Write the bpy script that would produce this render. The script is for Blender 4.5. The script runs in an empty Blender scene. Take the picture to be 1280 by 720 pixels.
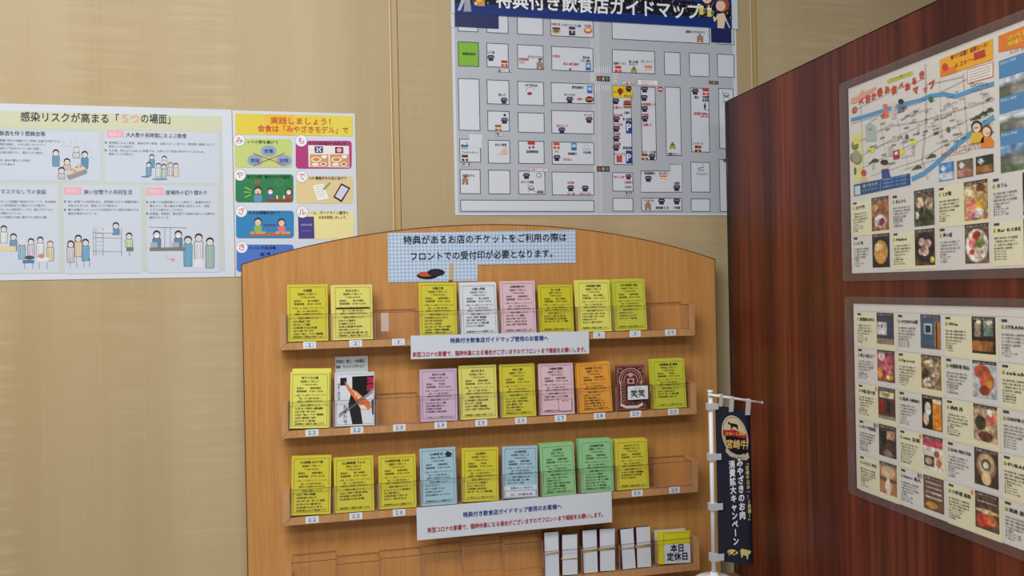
import bpy, math, random
import numpy as np
from mathutils import Matrix, Vector
R = random.Random(7)
sc = bpy.context.scene
COL = sc.collection

# ------------------------------------------------------------------ camera
ZC = 1.5                                    # eye height
F, YAW, PITCH, ROLL = 999.93, 0.22336, -0.001218, -0.020359
fw = Vector((math.sin(YAW)*math.cos(PITCH), math.cos(YAW)*math.cos(PITCH), math.sin(PITCH)))
rt = Vector((math.cos(YAW), -math.sin(YAW), 0)); up = rt.cross(fw)
r2 = rt*math.cos(ROLL) + up*math.sin(ROLL); u2 = -rt*math.sin(ROLL) + up*math.cos(ROLL)
cam = bpy.data.objects.new('camera', bpy.data.cameras.new('camera')); COL.objects.link(cam)
cam.data.sensor_width = 36; cam.data.lens = F*36/1280; cam.data.clip_start = .02
cam.matrix_world = Matrix(((r2.x,u2.x,-fw.x,0),(r2.y,u2.y,-fw.y,0),(r2.z,u2.z,-fw.z,ZC),(0,0,0,1)))
sc.camera = cam
# ------------------------------------------------------------------ world, lamps, exposure
w = bpy.data.worlds.new('World'); sc.world = w; w.use_nodes = True
w.node_tree.nodes['Background'].inputs[0].default_value = (.93, .96, 1, 1)
w.node_tree.nodes['Background'].inputs[1].default_value = .36
def area(name, loc, sx, sy, power, rot=(0,0,0), col=(1,1,1)):
    l = bpy.data.lights.new(name, 'AREA'); l.shape = 'RECTANGLE'; l.size = sx; l.size_y = sy; l.energy = power; l.color = col
    o = bpy.data.objects.new(name, l); o.location = loc; o.rotation_euler = rot; COL.objects.link(o); return o
area('ceiling_and_fill_lamp', (-.5, .35, 2.66), 1.3, .5, 30, (math.radians(8),0,0), (1,.985,.96))
area('ceiling_and_fill_lamp', (.35, -.9, 2.66), 1.6, .6, 27, (0,0,0), (1,.985,.96))
area('ceiling_and_fill_lamp', (-1.7, -.6, 2.66), .6, 1.3, 24, (0,math.radians(-14),0), (1,.985,.96))  # unseen fill lamp, added to brighten the left-facing partition and its guides
sc.view_settings.view_transform = 'Standard'; sc.view_settings.look = 'None'
sc.view_settings.gamma = 1; sc.view_settings.use_curve_mapping = False
sc.view_settings.exposure = -0.07
sc.cycles.transparent_max_bounces = 40        # many clear pocket walls stand one behind the other

# ------------------------------------------------------------------ helpers
def ray(px, py): return r2*(px-640) - u2*(py-360) + fw*F
def at(px, py, ax, val):                    # pixel -> point on the plane axis = val (camera stands at 0,0,ZC)
    d = ray(px, py); p = d*(val/d[ax]); return Vector((p.x, p.y, p.z+ZC))
def lin(c):
    return tuple(((x/255)/12.92 if x/255 <= .04045 else ((x/255+.055)/1.055)**2.4) for x in c[:3])
def rgba(c): return (*lin(c), 1)
def tag(o, label=None, cat=None, group=None, kind=None):
    for k, v in (('label',label),('category',cat),('group',group),('kind',kind)):
        if v: o[k] = v
    return o
def empty(name, loc, **kw):
    o = bpy.data.objects.new(name, None); o.location = loc; o.empty_display_size = .02; COL.objects.link(o); return tag(o, **kw)
def wloc(o):
    v = Vector(o.location)
    while o.parent: o = o.parent; v = v + Vector(o.location)
    return v
class MB:                                   # collects faces in world coordinates, builds ONE mesh object
    def __init__(s): s.v = []; s.f = []; s.m = []
    def add(s, vs, fs, mi=0):
        n = len(s.v); s.v += [Vector(p) for p in vs]; s.f += [[n+i for i in f] for f in fs]; s.m += [mi]*len(fs)
    def box(s, x0, x1, y0, y1, z0, z1, mi=0):
        s.add([(x,y,z) for z in (z0,z1) for y in (y0,y1) for x in (x0,x1)],
              [(0,2,3,1),(4,5,7,6),(0,1,5,4),(2,6,7,3),(0,4,6,2),(1,3,7,5)], mi)
    def slab(s, O, U, V, N, a0, a1, b0, b1, d0, d1, mi=0):     # box in a frame; N faces the viewer
        P = [O+U*a+V*b+N*d for d in (d0,d1) for b in (b0,b1) for a in (a0,a1)]
        s.add(P, [(0,2,3,1),(4,5,7,6),(0,1,5,4),(2,6,7,3),(0,4,6,2),(1,3,7,5)], mi)
    def prism(s, pts, N, mi=0):             # pts = front outline ccw seen from the front; extrude by N
        n = len(pts); a = [Vector(p) for p in pts]; b = [p+N for p in a]
        s.add(a+b, [list(range(n)), list(range(2*n-1, n-1, -1))] + [(i, i+n, (i+1)%n+n, (i+1)%n) for i in range(n)], mi)
    def tube(s, pts, r, seg=12, mi=0, caps=True):
        pts = [Vector(p) for p in pts]; rings = []
        for i, p in enumerate(pts):
            d = (pts[min(i+1,len(pts)-1)] - pts[max(i-1,0)]).normalized()
            a = d.orthogonal().normalized() if i == 0 else (rings[-1][1] - d*rings[-1][1].dot(d)).normalized()
            b = d.cross(a); rr = r[i] if isinstance(r,(list,tuple)) else r
            rings.append(([p + (a*math.cos(t)+b*math.sin(t))*rr for t in [2*math.pi*k/seg for k in range(seg)]], a))
        vs = [q for ring,_ in rings for q in ring]; fs = []
        for i in range(len(pts)-1):
            for k in range(seg): fs.append((i*seg+k, i*seg+(k+1)%seg, (i+1)*seg+(k+1)%seg, (i+1)*seg+k))
        if caps: fs += [list(range(seg))[::-1], [len(vs)-seg+k for k in range(seg)]]
        s.add(vs, fs, mi)
    def build(s, name, mats, parent=None, loc=None, smooth=False, bevel=0):
        me = bpy.data.meshes.new(name)
        base = wloc(parent) if parent else Vector((0,0,0))
        own = Vector(loc) - base if loc is not None else Vector((0,0,0))
        if parent is None and loc is None:
            own = Vector((sum(p.x for p in s.v)/len(s.v), sum(p.y for p in s.v)/len(s.v), min(p.z for p in s.v)))
        me.from_pydata([p-base-own for p in s.v], [], s.f)
        for m in (mats if isinstance(mats,(list,tuple)) else [mats]): me.materials.append(m)
        me.polygons.foreach_set('material_index', s.m)
        if smooth: me.polygons.foreach_set('use_smooth', [True]*len(s.f))
        me.update(); me.validate()
        o = bpy.data.objects.new(name, me); o.location = own; COL.objects.link(o); o.parent = parent
        if bevel:
            b = o.modifiers.new('bevel','BEVEL'); b.width = bevel; b.segments = 2; b.limit_method = 'ANGLE'
        return o

# ------------------------------------------------------------------ materials
def mat(name, col, rough=.5, spec=.3, metal=0):
    m = bpy.data.materials.new(name); m.use_nodes = True; b = m.node_tree.nodes['Principled BSDF']
    b.inputs['Base Color'].default_value = rgba(col); b.inputs['Roughness'].default_value = rough
    b.inputs['Specular IOR Level'].default_value = spec; b.inputs['Metallic'].default_value = metal
    return m
def nt(m): return m.node_tree.nodes, m.node_tree.links, m.node_tree.nodes['Principled BSDF']
def coords(m, scale, loc=(0,0,0)):
    N, L, b = nt(m); g = N.new('ShaderNodeNewGeometry'); mp = N.new('ShaderNodeMapping')
    mp.inputs['Scale'].default_value = scale; mp.inputs['Location'].default_value = loc
    L.new(g.outputs['Position'], mp.inputs['Vector']); return mp.outputs[0]
def noise(m, scale, sc_=1, detail=4, rough=.6, loc=(0,0,0), dist=0):
    N, L, b = nt(m); n = N.new('ShaderNodeTexNoise'); n.inputs['Scale'].default_value = sc_
    n.inputs['Detail'].default_value = detail; n.inputs['Roughness'].default_value = rough; n.inputs['Distortion'].default_value = dist
    L.new(coords(m, scale, loc), n.inputs['Vector']); return n.outputs['Fac']
def ramp(m, fac, stops):
    N, L, b = nt(m); r = N.new('ShaderNodeValToRGB'); e = r.color_ramp.elements
    while len(e) < len(stops): e.new(.5)
    for k, (p, c) in enumerate(stops): e[k].position = p; e[k].color = rgba(c)
    L.new(fac, r.inputs[0]); return r.outputs[0]
def mix(m, a, b_, fac, blend='MIX'):
    N, L, b = nt(m); x = N.new('ShaderNodeMix'); x.data_type = 'RGBA'; x.blend_type = blend
    for s, i in ((fac,0),(a,6),(b_,7)):
        if hasattr(s,'is_output'): L.new(s, x.inputs[i])
        else: x.inputs[i].default_value = s
    return x.outputs[2]
def math_(m, op, a, b_=0.0, clamp=False):
    N, L, b = nt(m); x = N.new('ShaderNodeMath'); x.operation = op; x.use_clamp = clamp
    for s, i in ((a,0),(b_,1)):
        if hasattr(s,'is_output'): L.new(s, x.inputs[i])
        else: x.inputs[i].default_value = s
    return x.outputs[0]
def bump(m, h, strength=.1, dist=.001):
    N, L, b = nt(m); x = N.new('ShaderNodeBump'); x.inputs['Strength'].default_value = strength; x.inputs['Distance'].default_value = dist
    L.new(h, x.inputs['Height']); L.new(x.outputs[0], b.inputs['Normal'])

maple = mat('maple_veneer', (196,174,138), .45, .25)
c = ramp(maple, noise(maple, (6,6,.3), 1, 3, .5), [(.3,(184,164,127)),(.5,(191,172,136)),(.7,(198,180,145))])
g = ramp(maple, noise(maple, (160,160,3), 1, 3, .6), [(.3,(246,245,242)),(.7,(255,255,255))])
c = mix(maple, c, g, .6, 'MULTIPLY')
fig = noise(maple, (5,5,85), 1, 3, .55, dist=.6)                    # fiddleback figure in vertical bands
band = math_(maple, 'MULTIPLY', math_(maple, 'SUBTRACT', noise(maple, (7,7,.25), 1, 1, .4, (3,0,0)), .5), 7, True)
c = mix(maple, c, rgba((222,205,175)), math_(maple,'MULTIPLY', math_(maple,'MULTIPLY', math_(maple,'SUBTRACT',fig,.45), 2.2, True), math_(maple,'MULTIPLY',band,.6)))
big = ramp(maple, noise(maple, (1.3,1.3,1.1), 1, 2, .5, (5,1,2)), [(.3,(240,232,215)),(.7,(255,255,255))])
c = mix(maple, c, big, .5, 'MULTIPLY')
nt(maple)[1].new(c, nt(maple)[2].inputs['Base Color'])

def board_wood(name, a, b_, c_):
    m = mat(name, b_, .42, .3)
    c = ramp(m, noise(m, (70,70,1.6), 1, 5, .6), [(.2,a),(.5,b_),(.8,c_)])
    g = ramp(m, noise(m, (420,420,14), 1, 3, .6), [(.3,(232,224,212)),(.7,(255,255,255))])
    c = mix(m, c, g, .8, 'MULTIPLY'); nt(m)[1].new(c, nt(m)[2].inputs['Base Color']); return m
beech = board_wood('beech_board', (192,137,78), (203,148,86), (212,160,98))
rail_wood = board_wood('rack_wood', (192,144,98), (201,153,106), (208,162,118))
beech_edge = mat('board_edge', (92,62,40), .5)
rose = mat('rosewood_laminate', (88,40,28), .32, .35)
c = ramp(rose, noise(rose, (1,13,.5), 1, 5, .6, dist=.4), [(.3,(68,31,27)),(.45,(94,43,32)),(.58,(116,55,37)),(.72,(136,68,44))])
g = ramp(rose, noise(rose, (1,95,2.2), 1, 4, .65), [(.34,(176,160,156)),(.6,(255,255,255))])
c = mix(rose, c, g, .8, 'MULTIPLY')
c2 = ramp(rose, noise(rose, (1,9,.12), 1, 0, .5, (0,4,0)), [(.40,(176,160,160)),(.5,(226,216,212)),(.58,(255,255,255))])
c = mix(rose, c, c2, .8, 'MULTIPLY')
nt(rose)[1].new(c, nt(rose)[2].inputs['Base Color'])
rose_edge = mat('worn_edge_band', (46,32,28), .45)
c = ramp(rose_edge, noise(rose_edge, (30,60,9), 1, 5, .7), [(.35,(22,17,17)),(.58,(44,33,30)),(.74,(112,96,82))])
nt(rose_edge)[1].new(c, nt(rose_edge)[2].inputs['Base Color'])
brass_trim = mat('tan_joint_strip', (186,160,112), .4, .4)
joint_light = mat('pale_joint_lip', (222,206,172), .35, .4)
joint_dark = mat('dark_joint_gap', (104,82,54), .6)
paper = mat('white_paper', (212,220,231), .55, .25)
floor_m = mat('floor_tile', (150,140,128), .4)
c = ramp(floor_m, noise(floor_m, (6,6,6), 1, 5, .6), [(.3,(136,126,114)),(.7,(168,158,146))]); nt(floor_m)[1].new(c, nt(floor_m)[2].inputs['Base Color'])
white_plastic = mat('white_plastic', (226,228,232), .35, .45)
grey_plastic = mat('grey_clip_plastic', (186,190,196), .4, .4)
cloth_m = mat('navy_banner_cloth', (40,42,58), .8, .1)
tab_m = mat('pale_cloth_tab', (196,192,192), .8, .1)
band_m = mat('rubber_band', (196,166,126), .5, .3)
maroon_m = mat('maroon_card', (92,36,44), .5, .3)
dark_wood = mat('plinth_laminate', (150,120,92), .5)
def clear(name, tint, alpha, rough=.05, gloss=1.0, body=(200,190,185)):
    m = bpy.data.materials.new(name); m.use_nodes = True; N = m.node_tree.nodes; L = m.node_tree.links; N.clear()
    o = N.new('ShaderNodeOutputMaterial'); t = N.new('ShaderNodeBsdfTransparent'); t.inputs[0].default_value = rgba(tint)
    d = N.new('ShaderNodeBsdfDiffuse'); d.inputs[0].default_value = rgba(body)
    g = N.new('ShaderNodeBsdfGlossy'); g.inputs['Roughness'].default_value = rough
    lw = N.new('ShaderNodeLayerWeight'); pw = N.new('ShaderNodeMath'); pw.operation = 'POWER'; pw.inputs[1].default_value = 5
    L.new(lw.outputs['Facing'], pw.inputs[0]); fr = N.new('ShaderNodeMath'); fr.operation = 'MULTIPLY_ADD'; fr.inputs[1].default_value = .92; fr.inputs[2].default_value = .04
    lw.inputs[0].default_value = .5; L.new(pw.outputs[0], fr.inputs[0])
    m1 = N.new('ShaderNodeMixShader'); m1.inputs[0].default_value = alpha; L.new(t.outputs[0], m1.inputs[1]); L.new(d.outputs[0], m1.inputs[2])
    mu = N.new('ShaderNodeMath'); mu.operation = 'MULTIPLY'; mu.inputs[1].default_value = gloss; L.new(fr.outputs[0], mu.inputs[0])
    m2 = N.new('ShaderNodeMixShader'); L.new(mu.outputs[0], m2.inputs[0]); L.new(m1.outputs[0], m2.inputs[1]); L.new(g.outputs[0], m2.inputs[2])
    L.new(m2.outputs[0], o.inputs[0]); return m, N, L, g
acryl = clear('clear_acrylic', (255,255,255), .004, .06, .3)[0]
acryl_rim = clear('acrylic_front_rim', (120,96,70), .45, .15, 1.2, (96,76,58))[0]
acryl_edge = clear('acrylic_cut_edge', (240,222,206), .30, .15, 2.2, (206,168,140))[0]
film, N_, L_, g_ = clear('laminating_film', (236,230,228), .20, .12, 1.3, (160,148,150))
nn = N_.new('ShaderNodeTexNoise'); nn.inputs['Scale'].default_value = 26; nn.inputs['Detail'].default_value = 2; nn.inputs['Distortion'].default_value = 1.2
gg = N_.new('ShaderNodeNewGeometry'); L_.new(gg.outputs['Position'], nn.inputs['Vector'])
bb = N_.new('ShaderNodeBump'); bb.inputs['Strength'].default_value = .3; bb.inputs['Distance'].default_value = .004
L_.new(nn.outputs['Fac'], bb.inputs['Height']); L_.new(bb.outputs[0], g_.inputs['Normal'])
clear_film = clear('clear_film',(252,252,252),.006,.12,.45)[0]
ink_m = mat('printed_ink', (255,255,255), .5, .25)
_a = ink_m.node_tree.nodes.new('ShaderNodeAttribute'); _a.attribute_name = 'ink'
ink_m.node_tree.links.new(_a.outputs['Color'], ink_m.node_tree.nodes['Principled BSDF'].inputs['Base Color'])
gloss_ink = ink_m.copy(); gloss_ink.name = 'glossy_printed_ink'; gloss_ink.node_tree.nodes['Principled BSDF'].inputs['Roughness'].default_value = .25
_pm = {}
def paper_mat(c):
    if c not in _pm: _pm[c] = mat('coloured_paper', c, .6, .2)
    return _pm[c]

# ------------------------------------------------------------------ flat print
INKS = []
class Ink:
    """Flat print on a plane. O,U,V: origin and in-plane axes; px: inputs are photograph pixels, else mm from O, y down."""
    def __init__(s, name, parent, O, U, V, px=False, mat_=None, lift=.0003, step=.00012):
        s.name=name; s.parent=parent; s.O=Vector(O); s.U=Vector(U).normalized(); s.N=s.U.cross(Vector(V)).normalized(); s.V=s.N.cross(s.U)
        s.px=px; s.mat=mat_ or ink_m; s.lift=lift; s.step=step; s.vs=[]; s.fs=[]; s.cs=[]; s.n=0; s.txt=[]; s.warp=None; INKS.append(s)
    def map(s, x, y):
        if not s.px: return (x/1000, -y/1000)
        d = ray(x, y); C = Vector((0,0,ZC)); t = (s.O-C).dot(s.N)/d.dot(s.N); P = C + d*t - s.O
        return (P.dot(s.U), P.dot(s.V))
    def put(s, uv, faces, col, L):
        n = s.n; s.vs.append(np.array([(a,b,L) for a,b in uv], dtype=float)); s.n += len(uv)
        s.fs += [[n+i for i in f] for f in faces]
        c = np.array(col, dtype=float)
        s.cs.append(c if c.ndim == 2 else np.tile(c, (len(uv),1)))
    def quad_uv(s, a0, b0, a1, b1, col, L=1):
        a0,a1 = min(a0,a1),max(a0,a1); b0,b1 = min(b0,b1),max(b0,b1)
        s.put([(a0,b0),(a1,b0),(a1,b1),(a0,b1)], [(0,1,2,3)], lin(col), L)
    def rect(s, x0, y0, x1, y1, col, L=1, edge=None, ew=.0006):
        a = s.map(x0,y0); b = s.map(x1,y1); s.quad_uv(*a, *b, col, L)
        if edge:
            A0,A1=min(a[0],b[0]),max(a[0],b[0]); B0,B1=min(a[1],b[1]),max(a[1],b[1])
            for q in ((A0,B0,A1,B0+ew),(A0,B1-ew,A1,B1),(A0,B0,A0+ew,B1),(A1-ew,B0,A1,B1)): s.quad_uv(*q, edge, L+.5)
    def frame(s, x0, y0, x1, y1, col, ew=.0006, L=1):
        a = s.map(x0,y0); b = s.map(x1,y1); A0,A1=min(a[0],b[0]),max(a[0],b[0]); B0,B1=min(a[1],b[1]),max(a[1],b[1])
        for q in ((A0,B0,A1,B0+ew),(A0,B1-ew,A1,B1),(A0,B0,A0+ew,B1),(A1-ew,B0,A1,B1)): s.quad_uv(*q, col, L)
    def poly(s, pts, col, L=2):
        uv = [s.map(*p) for p in pts]
        ar = sum(uv[i][0]*uv[(i+1)%len(uv)][1]-uv[(i+1)%len(uv)][0]*uv[i][1] for i in range(len(uv)))
        if ar < 0: uv = uv[::-1]
        s.put(uv, [tuple(range(len(uv)))], lin(col), L)
    def ell(s, cx, cy, rx, ry, col, L=2, n=16, a0=0, a1=360):
        A = [math.radians(a0+(a1-a0)*k/n) for k in range(n if a1-a0>=360 else n+1)]
        s.poly([(cx+rx*math.cos(t), cy-ry*math.sin(t)) for t in A], col, L)
    def rrect(s, x0, y0, x1, y1, r, col, L=1):
        P=[]
        for cx,cy,a in ((x1-r,y0+r,0),(x0+r,y0+r,90),(x0+r,y1-r,180),(x1-r,y1-r,270)):
            for k in range(5):
                t=math.radians(a+k*22.5); P.append((cx+r*math.cos(t), cy-r*math.sin(t)))
        s.poly(P, col, L)
    def line(s, pts, wd, col, L=2):
        uv = [Vector(s.map(*p)) for p in pts]; A=[]; B=[]
        for i,p in enumerate(uv):
            d = (uv[min(i+1,len(uv)-1)]-uv[max(i-1,0)])
            if d.length < 1e-9: d = Vector((1,0))
            d.normalize(); n = Vector((-d.y,d.x))*wd/2; A.append(p+n); B.append(p-n)
        n=len(uv); s.put([tuple(q) for q in A+B], [(n+i,n+i+1,i+1,i) for i in range(n-1)], lin(col), L)
    def ring(s, cx, cy, rx, ry, wd, col, L=3, n=20):
        s.line([(cx+rx*math.cos(2*math.pi*k/n), cy-ry*math.sin(2*math.pi*k/n)) for k in range(n+1)], wd, col, L)
    def text(s, t, x0, x1, y, h, col=(30,32,38), L=4, bold=0, res=1, center=None, vert=False, rot=0):
        """x1 None: natural width. center: centre x. h = em in input units."""
        s.txt.append((t, x0, x1, y, h, lin(col), L, bold, res, center, vert, rot))
    def flush(s, G):
        for (t,x0,x1,y,h,col,L,bold,res,center,vert,rot) in s.txt:
            if center is not None: x0 = center
            a = Vector(s.map(x0,y)); b = Vector(s.map(x0,y-h)); em = (b-a).length
            adv = []
            for ch in t:
                if ch == '　': adv.append(1)
                elif ch == ' ': adv.append(.3)
                elif ord(ch) < 0x2000: adv.append(G[(ch,res)][2]+.07)
                else: adv.append(1)
            tot = sum(adv); sx = 1
            if x1 is not None and center is None and not vert: sx = (s.map(x1,y)[0]-a.x)/(tot*em)
            pos = -tot/2 if center is not None else 0
            if vert: pos = 0
            cr, sr = math.cos(math.radians(rot)), math.sin(math.radians(rot))
            for ch, ad in zip(t, adv):
                if ch not in ' 　':
                    V, T, _ = G[(ch,res)]
                    dl = 0
                    if bold:                    # heavier strokes: overlapping strikes of the same glyph
                        sh = ((-bold,-bold*.5),(bold,bold*.5),(-bold*.5,bold),(bold*.5,-bold)) if res > 1 else ((-bold,-bold*.5),(bold,bold*.5))
                        T = [tuple(i+len(V)*q for i in f) for q in range(len(sh)) for f in T]; dl = np.repeat(np.arange(len(sh))*.16, len(V)); V = np.concatenate([V+np.array(d) for d in sh])
                    P = V.copy()
                    if vert and ch in 'ー～―「」（）':
                        P = np.stack([P[:,1]-.38+.5, -(P[:,0]-.5)+.38],1)
                    if vert: P = np.stack([(P[:,0]-.5)*em*(.82 if rot else 1), (P[:,1]-.84-pos)*em],1)
                    else: P = np.stack([(P[:,0]+pos)*em*sx, P[:,1]*em],1)
                    if rot: P = np.stack([P[:,0]*cr-P[:,1]*sr, P[:,0]*sr+P[:,1]*cr],1)
                    P = P + np.array([a.x,a.y]); n = s.n
                    s.vs.append(np.column_stack([P, np.full(len(P), float(L))+dl])); s.n += len(P)
                    s.cs.append(np.tile(np.array(col),(len(P),1))); s.fs += [[n+i for i in f] for f in T]
                pos += (1.02 if vert and ord(ch)>=0x2000 else ad)
        if not s.vs: return
        base = np.array(wloc(s.parent)) if s.parent else np.zeros(3)
        W = np.concatenate(s.vs); C = np.concatenate(s.cs)
        P = np.array(s.O)+W[:,:1]*np.array(s.U)+W[:,1:2]*np.array(s.V)+(s.lift+W[:,2:3]*s.step)*np.array(s.N)-base
        me = bpy.data.meshes.new(s.name)
        me.vertices.add(len(P)); me.vertices.foreach_set('co', P.astype(np.float32).ravel())
        tot = [len(f) for f in s.fs]; me.loops.add(sum(tot)); me.polygons.add(len(tot))
        me.loops.foreach_set('vertex_index', np.fromiter((i for f in s.fs for i in f), dtype=np.int32, count=sum(tot)))
        me.polygons.foreach_set('loop_start', np.concatenate([[0],np.cumsum(tot)[:-1]]).astype(np.int32))
        me.polygons.foreach_set('loop_total', np.array(tot,dtype=np.int32))
        me.update(calc_edges=True)
        at_ = me.attributes.new('ink','FLOAT_COLOR','POINT')
        at_.data.foreach_set('color', np.column_stack([C,np.ones(len(C))]).astype(np.float32).ravel())
        me.materials.append(s.mat); o = bpy.data.objects.new(s.name, me); COL.objects.link(o); o.parent = s.parent
        s.obj = o
        if getattr(s,'lab',None): o['label'] = s.lab

def flush_inks():
    need = sorted({(ch,r[8]) for k in INKS for r in k.txt for ch in r[0] if ch not in ' 　'})
    tmp = []
    for ch, res in need:
        cu = bpy.data.curves.new('glyph','FONT'); cu.body = ch; cu.resolution_u = res
        o = bpy.data.objects.new('glyph', cu); COL.objects.link(o); tmp.append(o)
    dg = bpy.context.evaluated_depsgraph_get(); G = {}
    for key, o in zip(need, tmp):
        me = o.evaluated_get(dg).to_mesh(); n = len(me.vertices)
        if n == 0: G[key] = (np.zeros((0,2)), [], .5)
        else:
            co = np.empty(n*3, np.float32); me.vertices.foreach_get('co', co); co = co.reshape(-1,3)[:,:2].astype(float)
            T = [tuple(p.vertices) if p.normal.z > 0 else tuple(p.vertices)[::-1] for p in me.polygons]
            G[key] = (co, T, float(co[:,0].max()))
        o.evaluated_get(dg).to_mesh_clear()
    for o in tmp:
        cu = o.data; bpy.data.objects.remove(o); bpy.data.curves.remove(cu)
    for k in INKS: k.flush(G)

def vnoise(x, y, seed, f):
    rs = np.random.RandomState(seed); T = rs.rand(40,40); x = x*f; y = y*f
    i = np.floor(x).astype(int)%39; j = np.floor(y).astype(int)%39; u = x-np.floor(x); v = y-np.floor(y)
    return (T[i,j]*(1-u)+T[i+1,j]*u)*(1-v) + (T[i,j+1]*(1-u)+T[i+1,j+1]*u)*v
def photo(ink, x0, y0, x1, y1, base, blobs, seed=1, amp=.35, nx=22, ny=26, f=7, L=2, top=None):
    """small printed photograph: smooth colour grid. blobs: (cx,cy,rx,ry,(r,g,b)[,square])"""
    a = ink.map(x0,y0); b = ink.map(x1,y1)
    X, Y = np.meshgrid(np.linspace(0,1,nx+1), np.linspace(0,1,ny+1)); X = X.ravel(); Y = Y.ravel()
    C = np.tile(np.array(base,float),(len(X),1)); 
    for q in blobs:
        cx,cy,rx,ry,col = q[:5]
        d = np.maximum(abs(X-cx)/rx, abs(Y-cy)/ry) if len(q)>5 else np.sqrt(((X-cx)/rx)**2+((Y-cy)/ry)**2)
        k = np.clip((1.05-d)/.12,0,1)[:,None]; C = C*(1-k)+np.array(col,float)*k
    n = vnoise(X*.8,Y,seed,f)*.55+vnoise(X*.8,Y,seed+9,f*2.3)*.45
    C = np.clip(C*(1+amp*2*(n-.5))[:,None],0,255)
    if top: C[Y < .09] = top
    lc = np.array([lin(c) for c in C])
    uv = [(a[0]+(b[0]-a[0])*x, a[1]+(b[1]-a[1])*y) for x,y in zip(X,Y)]
    F_ = [(r*(nx+1)+c, (r+1)*(nx+1)+c, (r+1)*(nx+1)+c+1, r*(nx+1)+c+1) for r in range(ny) for c in range(nx)]
    ink.put(uv, F_, lc, L)

# ------------------------------------------------------------------ the room
YW = 1.6
joints = [at(491,0,1,YW).x + (at(941.5,0,1,YW).x-at(491,0,1,YW).x)*k for k in range(-3,3)]
wall = tag(MB().build('wall_back', maple) if False else empty('wall_back', (0,YW,0)), kind='structure')
mb = MB(); mb.box(-2.6,2.6,YW+.012,YW+.1,0,2.7); mb.build('backing', joint_dark, wall)
edges = [-2.6]+joints+[2.6]
for i in range(len(edges)-1):
    m_ = MB(); m_.box(edges[i]+.0085, edges[i+1]-.0085, YW, YW+.012, 0, 2.7); m_.build('panel', maple, wall, bevel=.001)
for j in joints:
    m_ = MB(); m_.box(j-.0062, j+.0075, YW+.0035, YW+.012, 0, 2.7); m_.box(j-.0085,j-.0062,YW-.0008,YW+.012,0,2.7,1)
    m_.build('joint_strip', [brass_trim, joint_light], wall)
tag(MB().__class__ and (lambda b: (b.box(-2.6,2.6,-2.2,YW+.1,-.05,0), b.build('floor', floor_m))[1])(MB()), kind='structure')
ceil_m = mat('ceiling_board', (214,212,206), .8)
tag((lambda b: (b.box(-2.6,2.6,-2.2,YW+.1,2.7,2.75), b.build('ceiling', ceil_m))[1])(MB()), kind='structure')

# ------------------------------------------------------------------ rosewood partition
XP = .80
ptop = at(1000, 128-.478*94, 0, XP).z
part = empty('room_partition', (XP+.02, .8, 0), label='dark red rosewood partition standing at right angles to the maple wall', cat='partition')
m_ = MB(); m_.box(XP, XP+.04, -.35, 1.500, 0, ptop); m_.build('panel', rose, part, bevel=.001)
m_ = MB(); m_.box(XP-.0006, XP+.0406, 1.494, 1.509, 0, ptop+.0005); m_.build('edge_band', rose_edge, part, bevel=.0015)
m_ = MB(); m_.box(XP-.0004, XP+.0404, -.35, 1.494, ptop, ptop+.001); m_.build('top_edge', rose_edge, part)

# ------------------------------------------------------------------ simple printed people
SK=(236,206,182); HD=(58,52,58); OUT=(84,86,98); PSKIN=SK; POUT=False
def person(k, x, y, s, shirt, hair=HD, legs=0, skin=None, mask=False, L=2, long=False, body=1.5, thin=True):
    """x,y = head centre, s = head radius, in the ink's units"""
    skin = skin or PSKIN
    if POUT:                                                   # drawn outline of the cartoon
        o=s*.16
        k.poly([(x-s*.55-o,y+s*.7),(x+s*.55+o,y+s*.7),(x+s*1.05+o,y+s*1.4-o*.5),(x+s*.95+o,y+s*(1+body)+o),(x-s*.95-o,y+s*(1+body)+o),(x-s*1.05-o,y+s*1.4-o*.5)], OUT, L+.1)
        k.line([(x-s*.45,y+s*1.7),(x-s*.5,y+s*(.8+body))],.0004,OUT,L+.3); k.line([(x+s*.45,y+s*1.7),(x+s*.5,y+s*(.8+body))],.0004,OUT,L+.3)
        k.ell(x, y+s*.22, s*.82+o, s*.8+o, OUT, L+.35, 14)
    if legs: k.rect(x-s*.6, y+s*(1+body), x-s*.1, y+s*(1+body+legs), shirt, L); k.rect(x+s*.1, y+s*(1+body), x+s*.6, y+s*(1+body+legs), shirt, L)
    k.poly([(x-s*.55,y+s*.8),(x+s*.55,y+s*.8),(x+s*1.05,y+s*1.4),(x+s*.95,y+s*(1+body)),(x-s*.95,y+s*(1+body)),(x-s*1.05,y+s*1.4)], shirt, L+.2)
    k.ell(x, y-s*.12, s*1.05, s*1.02, hair, L+.4, 12)
    if long: k.rect(x-s*1.05,y-s*.1,x+s*1.05,y+s*.9,hair,L+.4)
    k.ell(x, y+s*.22, s*.82, s*.8, skin, L+.6, 12)
    if mask: k.rect(x-s*.5,y+s*.3,x+s*.5,y+s*.85,(245,245,250),L+.8)
    elif s>2: 
        k.ell(x-s*.3,y+s*.15,s*.09,s*.1,(40,40,40),L+.9,6); k.ell(x+s*.3,y+s*.15,s*.09,s*.1,(40,40,40),L+.9,6)
        k.line([(x-s*.18,y+s*.6),(x+s*.18,y+s*.6)],.0004,(170,70,70),L+.9)

X_=Vector((1,0,0)); Z_=Vector((0,0,1))
def sheet(name, parent, x0,x1,z0,z1,y,m,th=.0004):
    b=MB(); b.box(x0,x1,y,y+th,z0,z1); return b.build(name,m,parent)

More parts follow.
